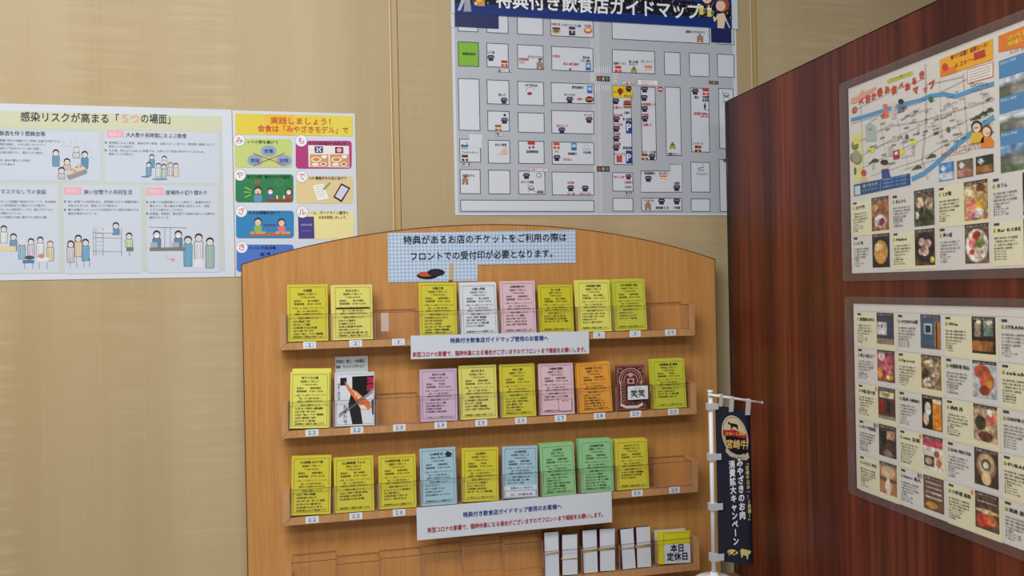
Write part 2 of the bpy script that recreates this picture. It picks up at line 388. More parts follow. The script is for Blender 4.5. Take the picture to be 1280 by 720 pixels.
# ------------------------------------------------------------------ poster: risk scenes
p_r = at(289.5,137,1,YW); p_b = at(200,347.5,1,YW)
x1 = p_r.x; x0 = x1-.452; z1 = p_r.z-.0005; z0 = p_b.z
root = empty('health_poster', ((x0+x1)/2, YW, z0), label='pale blue infection risk poster with small cartoon groups, left of the yellow headed one', cat='poster')
sheet('paper', root, x0, x1, z0, z1, YW-.0012, paper)
k = Ink('print', root, (0,YW-.0012,0), X_, Z_, px=True)
BG=(199,207,203); PN=(204,213,227)
k.quad_uv(x0+.004, z0+.012, k.map(278,200)[0], z1-.013, BG, 1)
k.quad_uv(x0+.004, k.map(100,161)[1], k.map(278,200)[0], z1-.013, (208,212,182), 1.4)
for r in ((-90,161,126,226),(130.5,163,274,229),(-90,230,74.5,341),(79,231,178,341),(182.5,232,274,340)):
    k.rect(*r, PN, 2)
TX=(38,42,56)
k.text('感染リスクが高まる「', 25.5, 149.5, 150.6, 13, TX, bold=.012, res=2)
k.text('５つ', 150.5, 175, 152.8, 13, (226,160,168), bold=.012, res=2)
k.text('の場面」', 175.5, 220, 153, 13, TX, bold=.012, res=2)
def header(t, x0_, x1_, y): k.text(t, x0_, x1_, y, 6.6, TX, bold=.012)
header('飲酒を伴う懇親会等', -1, 57, 169)
header('大人数や長時間におよぶ飲食', 157.5, 233.5, 171.2)
header('マスクなしでの会話', .5, 58, 242)
header('狭い空間での共同生活', 105, 165.5, 242.6)
header('居場所の切り替わり', 207, 260, 243.2)
for r,t in (((133,162.6,155,172.3),'場面②'),((80,234,102.5,243.4),'場面④'),((183,234.4,205,244),'場面⑤')):
    k.rect(*r,(232,176,190),2.5); k.text(t, r[0]+3, r[2]-3, r[3]-2.6, 5.6, (244,226,232))
BT=(92,98,112)
def body(rows, x0_=None):
    for t,a,b,y in rows: k.text(t, a, b, y, 3.5, BT)
body([('●飲酒の影響で気分が高揚すると同時に注意力が低下する。',-14,78,176.6),('また、聴覚が鈍麻し、大きな声になりやすい。',-12,59.5,181.4),
('●特に敷居などで区切られている狭い空間に、',-12,54.5,186.4),('長時間、大人数が滞在すると、感染リスクが高まる。',-14,57.5,191.6),
('●また、回し飲みや箸などの共用が',-13,38.5,201.5),('感染のリスクを高める。',-12,21.8,206.5),
('●',131,134,179.6),('長時間におよぶ飲食、接待を伴う飲食、深夜のはしご酒では、短時間の食事に比べて、',136,272.5,179.8),('感染リスクが高まる。',136,170,184.4),
('●',131,134,189.2),('大人数、例えば５人以上の飲食では、大声になり飛沫が飛びやすくなるため、',136,258.5,189.4),('感染リスクが高まる。',136,170,193.8),
('マスクなしに近距離で会話をすることで、飛沫感染',-10,70,253.3),('やマイクロ飛沫感染での感染リスクが高まる。',-10,60.5,258.2),('マスクなしでの感染例としては、昼カラオケなど',-10,67,263.3),('での事例が報告されている。',-14,30,268),('車やバスで移動する際の車中でも注意が必要。',-10,61.5,273),
('●',80,83,253.2),('狭い空間での共同生活は、長時間にわたり閉鎖空間が',85,174,253.5),('共有されるため、感染リスクが高まる。',85,149.5,258.5),('●',80,83,263.4),('寮の部屋やトイレなどの共用部分での感染が疑われる',85,174,263.5),('事例が報告されている。',85,125,268.4),
('●',182.7,185.7,253.8),('仕事での休憩時間に入った時など、居場所が切り',187,265,254),('替わると、気の緩みや環境の変化により、感染',187,262,258.8),('リスクが高まることがある。',187,232,263.6),('●',182.7,185.7,268.3),('休憩室、喫煙所、更衣室での感染が疑われる事例が',187,269,268.6),('確認されている。',187,214.5,273.3)])
PSKIN=(222,218,218); POUT=True
BL=(112,158,190); GY=(196,200,212); BE=(214,204,184); GR=(160,186,180)
i1 = k
for a,b,c_,d in ((80,174,80,184),(89,173,89,183),(96,173,96,180),(106,176,106,188),(74,184,90,182),(107,184,118,191),(112,196,118,200)): k.line([(a,b),(c_,d)],.0006,(170,176,188),2.6)
person(k,70,191,4,BL,body=3.2); person(k,95.5,187,4,(204,210,216),(168,174,180)); person(k,106,193,4,(92,148,188),body=3.4)
person(k,84,202,4,(206,196,176)); person(k,77,213,4,(204,196,210),body=1.6)
k.poly([(84,218),(106,209),(109,213),(109,217),(87,225),(84,222)],(150,148,150),3.6); k.poly([(82,216),(99,204),(108,211),(86,219)],(212,202,178),3.8)
for q in ((90,212),(96,209),(101,208),(94,214)): k.ell(*q,1.8,1.2,(160,140,116),4.2,8)
for x,y,c_,h_ in ((190,196,BL,HD),(205.5,198,(222,224,222),HD),(186,206,(120,164,200),HD),(198,207,(214,222,226),HD),(205,208,(186,208,196),HD),(213,206,(206,208,216),(120,110,110)),(220,207,(224,214,196),HD)):
    person(k,x,y,3.1,c_,h_,body=3.4)
k.ell(200,224,10,1.6,(120,150,176),2.6); k.ell(182,221,6,1.2,(96,140,180),2.6)
for x,y,c_ in ((5,286,(224,226,230)),(17,296,BL)): person(k,x,y,4,c_,body=3.4)
k.rect(-10,308,20,314,(222,206,160),3.4)
for x,y,c_,h_ in ((27.5,303,(150,186,206),(214,214,216)),(39,302,(206,200,214),HD),(50.5,300,(226,228,234),HD),(63,305,(218,202,170),(150,124,104))): person(k,x,y,4,c_,h_,body=4.2)
k.rect(28.5,325,43,329,(84,128,170),3.4); k.ell(37,322,6,2.6,(86,84,86),3.6); k.ell(54,324,8,3,(228,228,230),3.4); k.ell(52,320,4,3,(206,140,120),3.6)
for x in (31,41,49,59): k.line([(x,328),(x,336)],.0008,(96,100,112),3.4)
for x,y,c_,l_ in ((88.5,305,(206,204,214),True),(98,298,(222,204,176),True),(107,303,(116,172,206),False)): person(k,x,y,4.2,c_,body=4.4,long=l_)
for x in (88,96,105,112): k.line([(x,322),(x,334)],.0009,(110,112,122),3.4)
for y in (291,297,314): k.line([(116,y),(153,y+1)],.0011,(150,140,132),2.6)
for x in (117,120,129,152): k.line([(x,285),(x,320)],.0009,(120,122,132),2.6)
for y in (292,297,302,307,312,317): k.line([(121,y),(129,y)],.0006,(120,122,132),2.6)
person(k,145,282,4,(100,150,190),body=1.8); k.poly([(128,289),(140,284),(142,291),(128,291)],(214,216,224),2.8)
person(k,161.5,295,4,(206,210,170),body=2.6); k.rect(158,309,167,314,(96,130,122),3); k.line([(162,314),(162,320)],.001,OUT,3)
k.line([(186,284),(234,285)],.0009,OUT,2.6); k.line([(206,284),(206,310)],.0008,OUT,2.6); k.line([(213,284),(213,310)],.0008,OUT,2.6)
for x in (196,223): person(k,x,293,4.6,(100,136,166),mask=True,body=2.6); k.rect(x-8,303,x+1,309,(164,176,196),3.6)
k.rect(187,309.5,232,313.5,(126,124,120),3.8)
for x,y,c_ in ((235,300,(112,168,204)),(248.5,297,(214,216,222)),(262.5,302,(164,190,182))): person(k,x,y,4.8,c_,body=5.8)
k.rect(243,324,254,334,(222,226,232),3.4)
k.line([(207.5,318),(208,323),(216,324.5)],.0022,(220,178,190),3); k.poly([(215,321),(220,325),(215,328)],(220,178,190),3)

PSKIN=SK; POUT=False
# ------------------------------------------------------------------ poster: dining rules
x0b = x1+.0015; x1b = at(443.6,140,1,YW).x
root = empty('dining_rules_poster', ((x0b+x1b)/2, YW, z0), label='yellow headed dining rules poster with coloured rounded boxes, lower right corner behind the arched board', cat='poster')
sheet('paper', root, x0b, x1b, z0, z1-.001, YW-.0016, paper)
k = Ink('print', root, (0,YW-.0016,0), X_, Z_, px=True)
cols = [(226,206,74),(236,190,60),(230,206,70),(228,214,84)]
for i in range(4): k.rect(294+i*36.8,141.8+i*.8,294+(i+1)*36.8+.2,169+i*.5,cols[i],1)
k.text('実践しましょう！',338,420,154,9.6,(198,66,40),bold=.012,res=2)
k.text('会食は「みやざきモデル」で',322,436,163.8,9,(198,56,36),bold=.012,res=2)
def box7(r,c,ch,cx,cy,t,tx0,tx1,ty,tc=(30,34,30)):
    k.rrect(*r,4,c,1); k.ell(cx,cy,7.4,7.4,(238,240,246),3,24); k.ring(cx,cy,7.4,7.4,.0006,(120,120,150),3.5)
    k.text(ch,0,None,cy+3.4,9.6,(186,70,84),center=cx,L=5,res=2); k.text(t,tx0,tx1,ty,4.6,tc,bold=.02)
box7((293.6,173.6,365,209.4),(196,212,124),'み',299,175.6,'っつの密を避けて',308,348,179)
box7((369.6,176,439.6,210.8),(178,58,124),'も',376.6,176,'りつけは小皿で一人ひとり',386,432.5,180.6)
box7((294.4,218,366.7,253),(44,128,82),'や',300,218.6,'めよう大声、静かなマスク会食を',309,363,222.8,(16,30,22))
box7((369.9,220.4,441.4,254.4),(226,204,154),'で',377.4,220.8,'んわ連絡先をお店に告げて',386,433.5,224.2)
box7((295,263.4,367.3,297.8),(54,134,190),'ざ',301.6,264.2,'せきは間隔を空けて',310.5,351,267.8)
box7((371.6,264,442.4,298.8),(236,226,160),'ル',378,265,'ール、ガイドライン遵守の',387,436,267.8)
k.text('お店を利用しましょう。',398,435.5,273.4,4.4,(40,40,40),bold=.02)
box7((295.6,305.6,367,339.6),(78,122,202),'き',302.3,309,'れいに手指消毒',311,345,311.6,(26,30,90))
for cx,cy,t in ((336,188.8,'密集'),(319,200.6,'密接'),(355,200.8,'密閉')):
    k.ell(cx,cy,10,7.2,(142,166,204),2); k.text(t,0,None,cy+2.2,5.4,(44,58,96),center=cx,bold=.02)
k.line([(316.5,191.5),(356,206.5)],.0012,(196,66,60),6); k.line([(317,207),(355.5,191.5)],.0012,(196,66,60),6)
k.rect(385.2,181.6,436.6,209.4,(238,232,228),2)
k.rect(393.2,183,403.8,191.2,(44,58,110),3); k.line([(395.5,184.6),(401.5,189.8)],.0022,(245,245,250),4); k.line([(395.5,189.8),(401.5,184.6)],.0022,(245,245,250),4)
k.rect(418.8,183.8,429.2,191.8,(44,58,110),3); k.ell(424,187.8,4,3.4,(216,80,80),3.5); k.ell(424,187.8,2.4,2.1,(240,240,244),4); k.ell(424,187.8,1.2,1,(216,80,80),4.5)
for xa in (387.2,412.6):
    k.rect(xa,192.8,xa+23.6,208.4,(208,156,98),3); k.ell(xa+8,199.5,6.4,3.4,(240,236,226),3.5); k.ell(xa+8,199.4,4.6,2.2,(214,134,66),4)
    k.ell(xa+18,196,3.6,2.2,(236,240,240),3.5); k.ell(xa+7,205.6,4.4,2,(240,236,230),3.5); k.ell(xa+17,205,4,2.4,(240,236,226),3.5); k.ell(xa+17,205,2.4,1.4,(180,84,60),4)
k.text('×',317,326.5,231,9,(214,70,50),bold=.03); k.ring(349.6,227.8,4.6,4.4,.001,(110,150,80))
person(k,322.5,238.5,5,(98,150,196),body=1.8); k.ell(322.5,242.5,1.6,1.8,(190,60,50),5)
for q in ((306,234,314,238),(305,240,313,240.6),(306,247,314,243)): k.line([q[:2],q[2:]],.0014,(196,214,80),3)
person(k,338,239,3.8,(70,108,156),mask=True,body=1.8); person(k,361,239.4,3.8,(150,80,92),mask=True,body=1.8,long=True); k.rect(333.6,248.8,365.4,252.6,(140,72,52),4.2)
for x in (346.5,355): k.rect(x-1,244.4,x+1,248.8,(236,226,170),4.4)
k.poly([(391,232),(404,229.5),(411,248),(397,250.5)],(240,240,236),2)
for q in range(5): k.line([(394+q*.8,234+q*3),(403+q*1,232.4+q*3)],.0005,(130,140,160),3)
k.poly([(403.5,236),(412,227.5),(413.6,229.5),(405,238)],(128,170,110),3)
k.poly([(426.5,229),(438,235),(427,253),(416.5,246.5)],(40,34,36),2); k.poly([(427,231.6),(435.6,236),(426.6,250),(418.8,245.6)],(214,208,232),3)
person(k,322.5,277,4.6,(146,184,92),body=1.8); person(k,352,278,4.6,(222,120,140),body=1.8,long=True)
k.poly([(329,280),(345.5,280),(345.5,283),(329,283)],(76,88,160),2.5)
k.rect(312,290.6,363,294.8,(178,116,78),4.4)
for x in (316,323,329,347,354,360): k.ell(x,290.6,2.6,1.4,(232,206,150),4.6,8); k.ell(x,290.2,1.3,.7,(60,50,50),4.8,6)
k.rect(372.6,270.8,393,298.2,(74,64,140),2.4); k.text('新型感染対策',376,390,282,2.6,(210,210,240)); k.text('ガイドライン',377,389,289.5,2.2,(180,180,220))
for x,y in ((328,318),(336,317),(343,319)): k.ell(x,y,2,2.2,(40,48,120),3,8)
k.ring(329,318,4,2,.0008,(30,36,90))

# ------------------------------------------------------------------ street map
ml = at(565.3,40,1,YW).x+.0015; mr = at(921,100,1,YW).x; mb_ = at(740,269.2,1,YW).z; mt = at(740,-60,1,YW).z
ml = at(568.9,266,1,YW).x
root = empty('street_map', ((ml+mr)/2, YW, mb_), label='large grey street map with white city blocks on maple wall above the arched board', cat='map')
sheet('paper', root, ml, mr, mb_, mt-.02, YW-.0012, paper)
k = Ink('print', root, (0,YW-.0012,0), X_, Z_, px=True)
RD=(184,190,200); WB=(214,220,231); ED=(48,54,70)
k.quad_uv(ml+.006, mb_+.005, mr-.010, mt-.03, RD, 1)
xs = at(748,268,1,YW).x
k.quad_uv(xs-.011, mb_+.0052, xs+.009, mt-.03, (198,202,211), 1.4); k.quad_uv(xs-.0004, mb_, xs+.0004, mt-.03, (168,172,180), 1.8)
blocks = [(572.1,51.7,598.9,83.8),(607.8,53.5,636,84.9),(646.3,55.5,679.6,87.5),(688.8,57.6,741.9,90.2),(571.5,5,597.5,40.5),(607.4,5,635.6,42.4),(645.7,5,679.3,44.6),(687.3,10,741.9,47.7),
(764,5,887,55.3),(895.8,10,917.5,56.5),(764.7,61.5,819,92.9),(829.7,64.6,850.7,94.4),(861,65.7,887,96.5),(896,67.2,918,97.3),
(572.3,97.7,600.4,163.7),(608.2,99.5,636.9,131),(646.5,101.4,680.2,132.4),(688.4,102.9,742.9,130.3),(609,138.3,637.2,164.5),(647,140.3,680.7,166.5),(688.8,137.6,742.9,168),
(574,173.4,601.2,203.3),(609.6,174.9,637.9,204.7),(647.4,175.8,680.7,205.1),(689.4,176.9,743,206.4),(574.5,211.5,601,242.6),(610,212.3,638.2,242.9),(647.5,213.5,681.7,243.3),(689.4,214.6,743,244.4),
(575.3,249.7,743,264.7),(765.5,106.9,790.7,206.4),(800.4,108.4,820.9,200.5),(830.8,108.4,852,195.1),(862.5,109.5,887.4,190.7),(897.6,110.3,918,186.3),
(765.2,215.4,791.6,239.5),(863,202.5,887.9,240.6),(898.4,199.3,919,264.7),(765.5,247.4,791.6,264.4),(801.4,247.4,852.7,264.4),(863.3,248.2,887.9,264.7)]
for i,b in enumerate(blocks): k.rect(*b, (132,186,62) if i==0 else WB, 2, ED, .0014)
lp=[(801,213.8),(837.8,213.8),(837.8,205.4),(852.6,205.4),(852.6,240.3),(801,240.3)]
k.poly(lp[:2]+[(837.8,240.3),(801,240.3)],WB,2); k.poly([(837.8,205.4),(852.6,205.4),(852.6,240.3),(837.8,240.3)],WB,2)
k.line(lp+[lp[0]],.0014,ED,2.6)
def shop(x,y,c=(44,38,66),s=1.0):
    k.poly([(x-3.2*s,y-3.6*s),(x+3.2*s,y-3.6*s),(x+4.4*s,y-1*s),(x+4.4*s,y+.4*s),(x-4.4*s,y+.4*s),(x-4.4*s,y-1*s)],c,3)
    k.rect(x-3*s,y-2*s,x+3*s,y-.6*s,(150,140,176),3.4); k.rect(x-3*s,y+.4*s,x+3*s,y+3.8*s,c,3); k.rect(x-.8*s,y+1.2*s,x+.8*s,y+3.8*s,(96,40,56),3.4)
for q in ((613.5,72.6),(630,125.9),(712,124.7),(630.5,151),(736.2,150),(702.2,163),(696,197.5),(658,220),(713.2,235.4),(731.4,235.7),(769.7,126.6),(770.4,149.2),(770.4,161.3),(770.4,173.4),(770,185),(805.6,112),(805,122.5),(805.6,136.3),(806,148.7),(815,196),(868.8,114.7),(810.3,223.5),(845.8,235),(826.8,252),(845.8,251.7)): shop(*q)
for q in ((785.7,111.3),(785.4,221)): shop(*q,c=(84,44,40),s=.9)
for x,y,c_ in ((630.3,79.5,(190,52,46)),(715,37.5,(64,52,104)),(772.5,86.3,(204,60,52)),(695.6,182.2,(186,76,46)),(622.6,159.9,(150,110,60)),(581,197.5,(70,50,44)),(805.8,196,(120,84,60)),(882,115,(196,60,50)),(872.4,186,(96,44,30))):
    k.rect(x-4,y-4,x+4,y+4,c_,3); k.rect(x-4,y-.6,x+4,y+1,(240,226,214),3.4); k.rect(x-1,y+1,x+1.6,y+4,(236,160,120),3.4)
for x,y in ((810.3,86.3),(828.6,222)):
    k.rect(x-4.6,y-4.6,x+4.6,y-1,(206,70,56),3); k.rect(x-4,y-3.6,x+4,y-2.4,(244,226,216),3.4); k.rect(x-3.8,y-1,x+3.8,y+4.2,(240,224,196),3)
    for a in (-2.4,0,2.4): k.rect(x+a-.7,y+.4,x+a+.7,y+2,(206,120,80),3.4)
for x,y in ((674.5,81.8),(875,48.5),(581.4,226.2),(809.8,258)):
    k.rect(x-4,y-3.6,x+4,y+4.6,(142,98,78),3); k.rect(x-1.6,y-5.6,x+1.6,y+4.6,(162,112,86),3.2)
    for a in (-2.8,0,2.8):
        for b in (-2,0,2): k.rect(x+a-.5,y+b-.5,x+a+.5,y+b+.5,(232,214,196),3.6)
    k.rect(x-.9,y+2.6,x+.9,y+4.6,(236,220,206),3.8)
for x,y in ((735.3,83.5),(737,112),(717.3,183.4)):
    k.rect(x-3.6,y-5,x+3.6,y+5,(98,146,204),3); k.rect(x-2.4,y-2.6,x+2.4,y+.6,(186,210,236),3.4); k.rect(x-2.6,y+2,x+2.6,y+4,(40,80,150),3.4)
for x,y in ((792.2,87.5),(840.5,182.3)):
    k.poly([(x-3.6,y+2.6),(x-3.6,y),(x-1.8,y-3.2),(x+1.8,y-3.2),(x+3.6,y),(x+3.6,y+2.6)],(176,162,44),3); k.rect(x-1,y-4.4,x+1,y-3.2,(60,60,30),3)
    k.rect(x-1.8,y-2.2,x+1.8,y-.4,(70,80,70),3.4); k.rect(x-3,y+2.6,x-1.6,y+4,(40,40,40),3); k.rect(x+1.6,y+2.6,x+3,y+4,(40,40,40),3)
k.ell(695.3,38.8,5.6,3.4,(206,170,90),3); k.rect(690.5,34,700,37.4,(76,70,70),3.2); k.ell(695.3,39,3.4,1.6,(120,110,60),3.4)
k.ell(735,38.2,5.4,4,(198,112,56),3); k.ell(735,37.4,3.8,2.2,(240,210,150),3.4); k.rect(711,41,719,44.6,(70,50,100),3)
k.ell(736.6,124.4,5.2,4,(70,36,30),3); k.rect(732.6,122.6,740.6,125.6,(216,120,60),3.4)
k.ell(662,117,3.2,2,(170,50,50),3,a0=0); k.line([(657,115),(659,110.5),(664,109)],.0009,(180,70,70),3); k.line([(665,112),(669,110)],.0006,(120,120,140),3)
k.ell(784,127.8,5,2.6,(160,96,54),3); k.rect(779,129.6,789,131.8,(70,50,40),3.2); k.rect(779.2,132.2,788.8,135.6,(176,104,60),3)
k.rect(659.4,177,668.6,181,(198,50,50),3); k.ell(662,184.6,1.4,1.8,(60,110,130),3); k.ell(666.4,184,1.6,2,(198,50,60),3)
k.ell(630.3,189.6,4.6,3,(222,190,150),3); k.line([(622,193),(634,192.8)],.0008,(110,90,80),3); k.ell(632,184.8,2.4,1.6,(222,196,166),3)
k.rect(576.6,184.4,585,186.8,(130,186,214),3); k.line([(577,183.4),(584.6,182)],.0016,(60,96,70),3); k.ell(583.6,179,1,1,(214,160,90),3)
k.rect(871.8,211.6,880,214.2,(130,186,214),3); k.line([(872,210.6),(879.6,209.2)],.0016,(60,96,70),3); k.ell(878.8,206.4,1,1,(214,160,90),3)
k.ring(673.5,219,2.9,2.9,.0012,(40,44,50)); k.ring(733,183.4,3,2.2,.0005,(120,120,130)); k.line([(728,187),(738,187)],.0008,(90,90,100),3)
for x,y in ((664.3,235),(907.7,118.7)):
    k.line([(x-4.4,y-5),(x-4,y+1),(x+3.6,y+.6)],.0012,(36,40,54),3); k.ring(x,y,2.8,2.6,.0011,(36,40,54)); k.line([(x-4,y+4),(x-1,y+2),(x+1,y+2),(x+4,y+4.4)],.0012,(36,40,54),3)
k.poly([(881,128),(882.8,134),(879.2,134)],(30,52,92),3); k.rect(880.2,134,881.8,137,(30,52,92),3); k.line([(880,137),(885,138)],.001,(60,70,90),3)
k.rect(872,182.4,873.8,188.6,(220,130,80),3.6)
k.rect(765.9,107.4,790.3,122.4,(230,208,40),3); k.frame(765.5,107,780,115.2,(80,74,30),.0006,3.4); k.frame(765.5,115,790.7,122.8,(80,74,30),.0006,3.4)
k.ell(775.2,113.4,3.6,3.4,(178,44,44),4); k.poly([(772.4,115.6),(778,115.6),(775.3,120.4)],(178,44,44),4); k.ell(775.2,113,1.2,1.1,(110,20,24),4.4)
k.text('現在地',779.5,789.4,121.3,3.4,(190,60,40),L=5,bold=.02)
k.ell(825.4,111.6,3.6,3.4,(190,40,44),3); k.rect(822.8,110.8,828,112.6,(240,240,240),3.4)
for x0_,y0_,x1_,y1_ in ((782.1,151.1,790.2,167),(782.1,188.2,790.2,204.6)):
    k.rect(x0_,y0_,x1_,y1_,(34,66,140),3); k.text('P',0,None,y1_-3.4,12.5,(236,240,248),center=(x0_+x1_)/2,L=5,bold=.02,res=2)
for x0_,y0_,x1_,y1_ in ((745.8,95,762.1,102),(886,101,898,105.7),(746,207.7,762,214.8),(904,198.6,912,203)):
    k.rect(x0_,y0_,x1_,y1_,(60,56,56),3); n_=(x1_-x0_)
    for t_,c_ in ((.2,(168,92,88)),(.5,(176,170,110)),(.8,(84,140,116))): k.ell(x0_+n_*t_,(y0_+y1_)/2,n_*.12,(y1_-y0_)*.34,c_,3.5,10)
for n_ in range(8): 
    k.rect(744+n_*2.5,83.2,745.3+n_*2.5,91.4,(238,240,244),3); k.rect(743.6+n_*2.6,106,744.9+n_*2.6,114,(238,240,244),3)
    k.rect(745.2+n_*2.5,83.2,745.7+n_*2.5,91.4,(80,86,96),3)
    k.rect(744.9+n_*2.6,106,745.4+n_*2.6,114,(80,86,96),3)
for n_ in range(5):
    k.rect(765.4,92.4+n_*2.6,771.4,93.8+n_*2.6,(238,240,244),3); k.rect(736.6,91.6+n_*2.3,742.8,92.9+n_*2.3,(238,240,244),3)
    k.rect(765.4,93.8+n_*2.6,771.4,94.3+n_*2.6,(80,86,96),3); k.rect(736.6,92.9+n_*2.3,742.8,93.4+n_*2.3,(80,86,96),3)
RDX=(196,60,56); BK=(36,38,46)
def lab(x0_,y0_,x1_,y1_,t,c=BK,t2=None):
    k.rect(x0_,y0_,x1_,y1_,(238,240,246),4,(110,118,130),.0008)
    if t2: k.text(t,x0_+5,x1_-5,y0_+3.9,3.1,c,L=6); k.text(t2,x0_+2,x1_-2,y1_-1,3.1,c,L=6)
    else: k.text(t,x0_+1.4,x1_-1.4,y1_-1.4,3.5,c,L=6,bold=.02)
lab(620.7,85.6,639.8,91,'麺やらく宴'); lab(778.2,101.6,795,107,'③職人東海',RDX); lab(796.5,99.3,822.5,107.7,'⑧たけのこ',RDX,'（九月堂ビル２F）')
lab(619,165.5,628.3,170.4,'麺六'); lab(576.5,203.6,589,208.5,'蔵の湯'); lab(662,209.7,685,214.8,'⑨焼きつじがり',RDX); lab(780,240,792,244.6,'亀谷塚')
for t,a,b,y,c_ in (('延岡市役所',578,594.6,68.6,BK),('どら家',609,618.2,67,BK),('居酒屋道場',648.5,660.7,75.4,RDX),('mao',649,656,79,RDX),('ホテルエリアワン',659.7,678.6,72.4,BK),('延岡',672.6,677.6,75.6,BK),
('①金太',689.8,700.2,71.4,RDX),('和み場 囲炉',704,723.6,81.2,RDX),('西日本',728,737,73.4,BK),('シティ銀行',725,738.4,77.4,BK),('㊒',710.6,715,88,RDX),('①串炊き家',688.7,700.2,31.6,RDX),('しかりとにくらぶ函',701.7,726,32.6,BK),('①丸美',730,738.6,33.6,RDX),
('延岡ロイヤルホテル',857,881,41,BK),('延岡ラーメン',767,782.8,80.6,BK),('第一交通',785.8,797.3,78.6,BK),('タクシー',786.4,796.5,82,BK),('ガレーナーノ',801,816,78.2,BK),('鈴んざ',623,632,120,BK),('NTT西日本',656.5,671.6,108,BK),
('鹿児島銀行',714.8,729.7,110.6,BK),('あいうえお',705,719,119.8,BK),('⑤鶴一',720.8,729.4,125.2,RDX),('鳶',629,632.4,145.4,BK),('⑪いじゅや',730,740,145.2,RDX),('⑩かえるこや',695.4,710,158.8,RDX),('ファミリーマート',576.8,597.6,192,BK),
('熱山家',576.4,585.4,183.6,BK),('あかじ食堂',618.5,633,182.4,BK),('延岡郵便局',657.7,672.8,191,BK),('宮崎銀行',709.7,721.2,193.6,BK),('大本肉',728.4,738.6,192,BK),('②甘まん',703.3,715.2,200.8,RDX),('カフェ',693.4,698.6,190.6,BK),
('延岡ホテル',578.3,593.4,221,BK),('かとうら家庭',651,667,229,BK),('二番実道',669,679.2,241.4,BK),('⑪幸道',709,717.4,229.8,RDX),('⑫と一華',709,718,243.8,RDX),('⑬まわりまき',724,738.4,243.8,RDX),
('②鶴たけ',766.7,778,135.8,RDX),('北極中',780,787,142.4,BK),('③七本家',766.7,778.4,145.4,RDX),('第一駐車場',778.3,789.9,150.4,BK),('⑦十忠家',766.7,778,157.2,RDX),('⑨海風',767,775.6,169,RDX),('⑤祭壇',767,775.8,181.4,RDX),('専用駐車場',778.4,790,186.4,BK),('⑬りゅうみやま',767,781.4,193.8,RDX),
('④居酒屋鯉しんか',801.6,819.8,131.6,RDX),('⑥寅壇',802,810.6,144.9,RDX),('①雲鶴とき',802.6,814.6,157.4,RDX),('いろり',802.6,809,191.6,BK),('なに鶴',812,819.4,191.6,BK),('宮崎タクシー',834.6,850.2,194,BK),
('鶴太',868,873.2,123,BK),('中華屋',877.8,886,122.8,BK),('喜来軒',877.8,886,126.8,BK),('居酒屋 海鮮Bar',867,886.6,143.4,RDX),('ONDORA',875,885.4,146.9,RDX),('シャガール',865.7,878.8,180.6,BK),('んぐ',903,909,128,BK),
('居酒屋勝太',805,818.8,218,BK),('モンブラン',823.5,836,218,BK),('古鷹丸',842,850.2,230.4,BK),('⑭ひえし太郎',767,780,222.6,RDX),('①居華々',780,791,229.4,RDX),('おおあみ',781,789.4,235.2,BK),('ファショップ',870,884,219,BK),('アパホテル',804,817.4,252.4,BK),('焼肉屋 仁王',819.5,836,261.2,BK),('大田屋',842,850.2,261,BK)):
    k.text(t,a,b,y,3.8,c_,L=5,bold=.035)
k.rect(774-3.6,195.6,774+3.6,203,(204,70,60),3); k.ell(772,195.4,1.6,1.4,(190,50,50),3.4); k.ell(776,195.4,1.6,1.4,(190,50,50),3.4)
b_ = MB(); pts=[(586.3,167.6),(603.6,168.4),(602.2,176),(603,184.8),(587.2,184.2)]
b_.prism([at(x,y,1,YW-.0022) for x,y in pts][::-1], Vector((0,.0004,0))); b_.build('blank_patch', paper, root)['label']='blank white paper patch pasted on the map'

# banner sheet of the map
root2 = empty('map_title_banner', (.55, YW, at(740,30,1,YW).z), label='blue title banner with white lettering lapped over the top of the street map', cat='banner')
bl_ = at(563.9,8,1,YW); br_ = at(921.5,30,1,YW); zb = at(740,26.2,1,YW-.003).z
sheet('paper', root2, bl_.x, br_.x, zb, zb+.16, YW-.0034, paper)
k = Ink('print', root2, (0,YW-.0034,0), X_, Z_, px=True, mat_=gloss_ink)
lx = k.map(568.3,10)[0]; rx = k.map(914.4,10)[0]
k.quad_uv(lx, zb, rx, zb+.155, (22,50,124), 1)
dz = k.map(568,14)[1]
k.quad_uv(lx, zb+.021, rx, zb+.060, (24,26,40), 1.5); k.quad_uv(lx, zb+.054, rx, zb+.155, (24,56,140), 1.7)
for _ in range(420):                                            # speckled crowd pattern
    a = lx + R.random()*(rx-lx); b = zb+.023+R.random()*.034; c_ = R.choice([(170,170,180),(120,110,96),(70,84,130),(150,120,110),(12,12,22)])
    a2=.0008+R.random()*.0012; b2=.001+R.random()*.0022; k.put([(a-a2,b),(a,b-b2),(a+a2,b),(a,b+b2)],[(0,1,2,3)],lin(c_),2)
k.text('特典付き飲食店ガイドマップ', 619.5, 876, 7.6, 22.5, (240,244,252), L=3, bold=.022, res=2)
k.poly([(577,-6),(586.5,-6),(589.2,14.6),(579.4,14.6),(580.6,4)],(160,162,180),3); k.poly([(578,-4),(580.5,2),(575.4,13.4),(571.8,13.2)],(186,190,206),3.2)
k.poly([(583,-6),(586,-6),(585,3)],(226,220,196),3.4)
k.rect(594.6,-6,606,8,(206,150,80),3); k.rect(596.2,-6,602,2.6,(238,206,70),3.4); k.ell(594.4,4.4,1.8,2,(244,206,196),3.6)
for x,y,h_,c_ in ((883.6,-2,(70,44,36),(70,76,110)),(900.6,7.5,(168,84,52),(230,208,180))):
    k.ell(x+2.4,y-1,8,9,h_,3.4); k.ell(x,y,6,6.4,(246,206,190),3.8); k.line([(x-1,y+2.6),(x+.4,y+2.6)],.0012,(180,60,60),4.4); k.line([(x-2.6,y-.6),(x-1.6,y-.6)],.0008,(50,40,40),4.4); k.line([(x+1.4,y-.6),(x+2.4,y-.6)],.0008,(50,40,40),4.4)
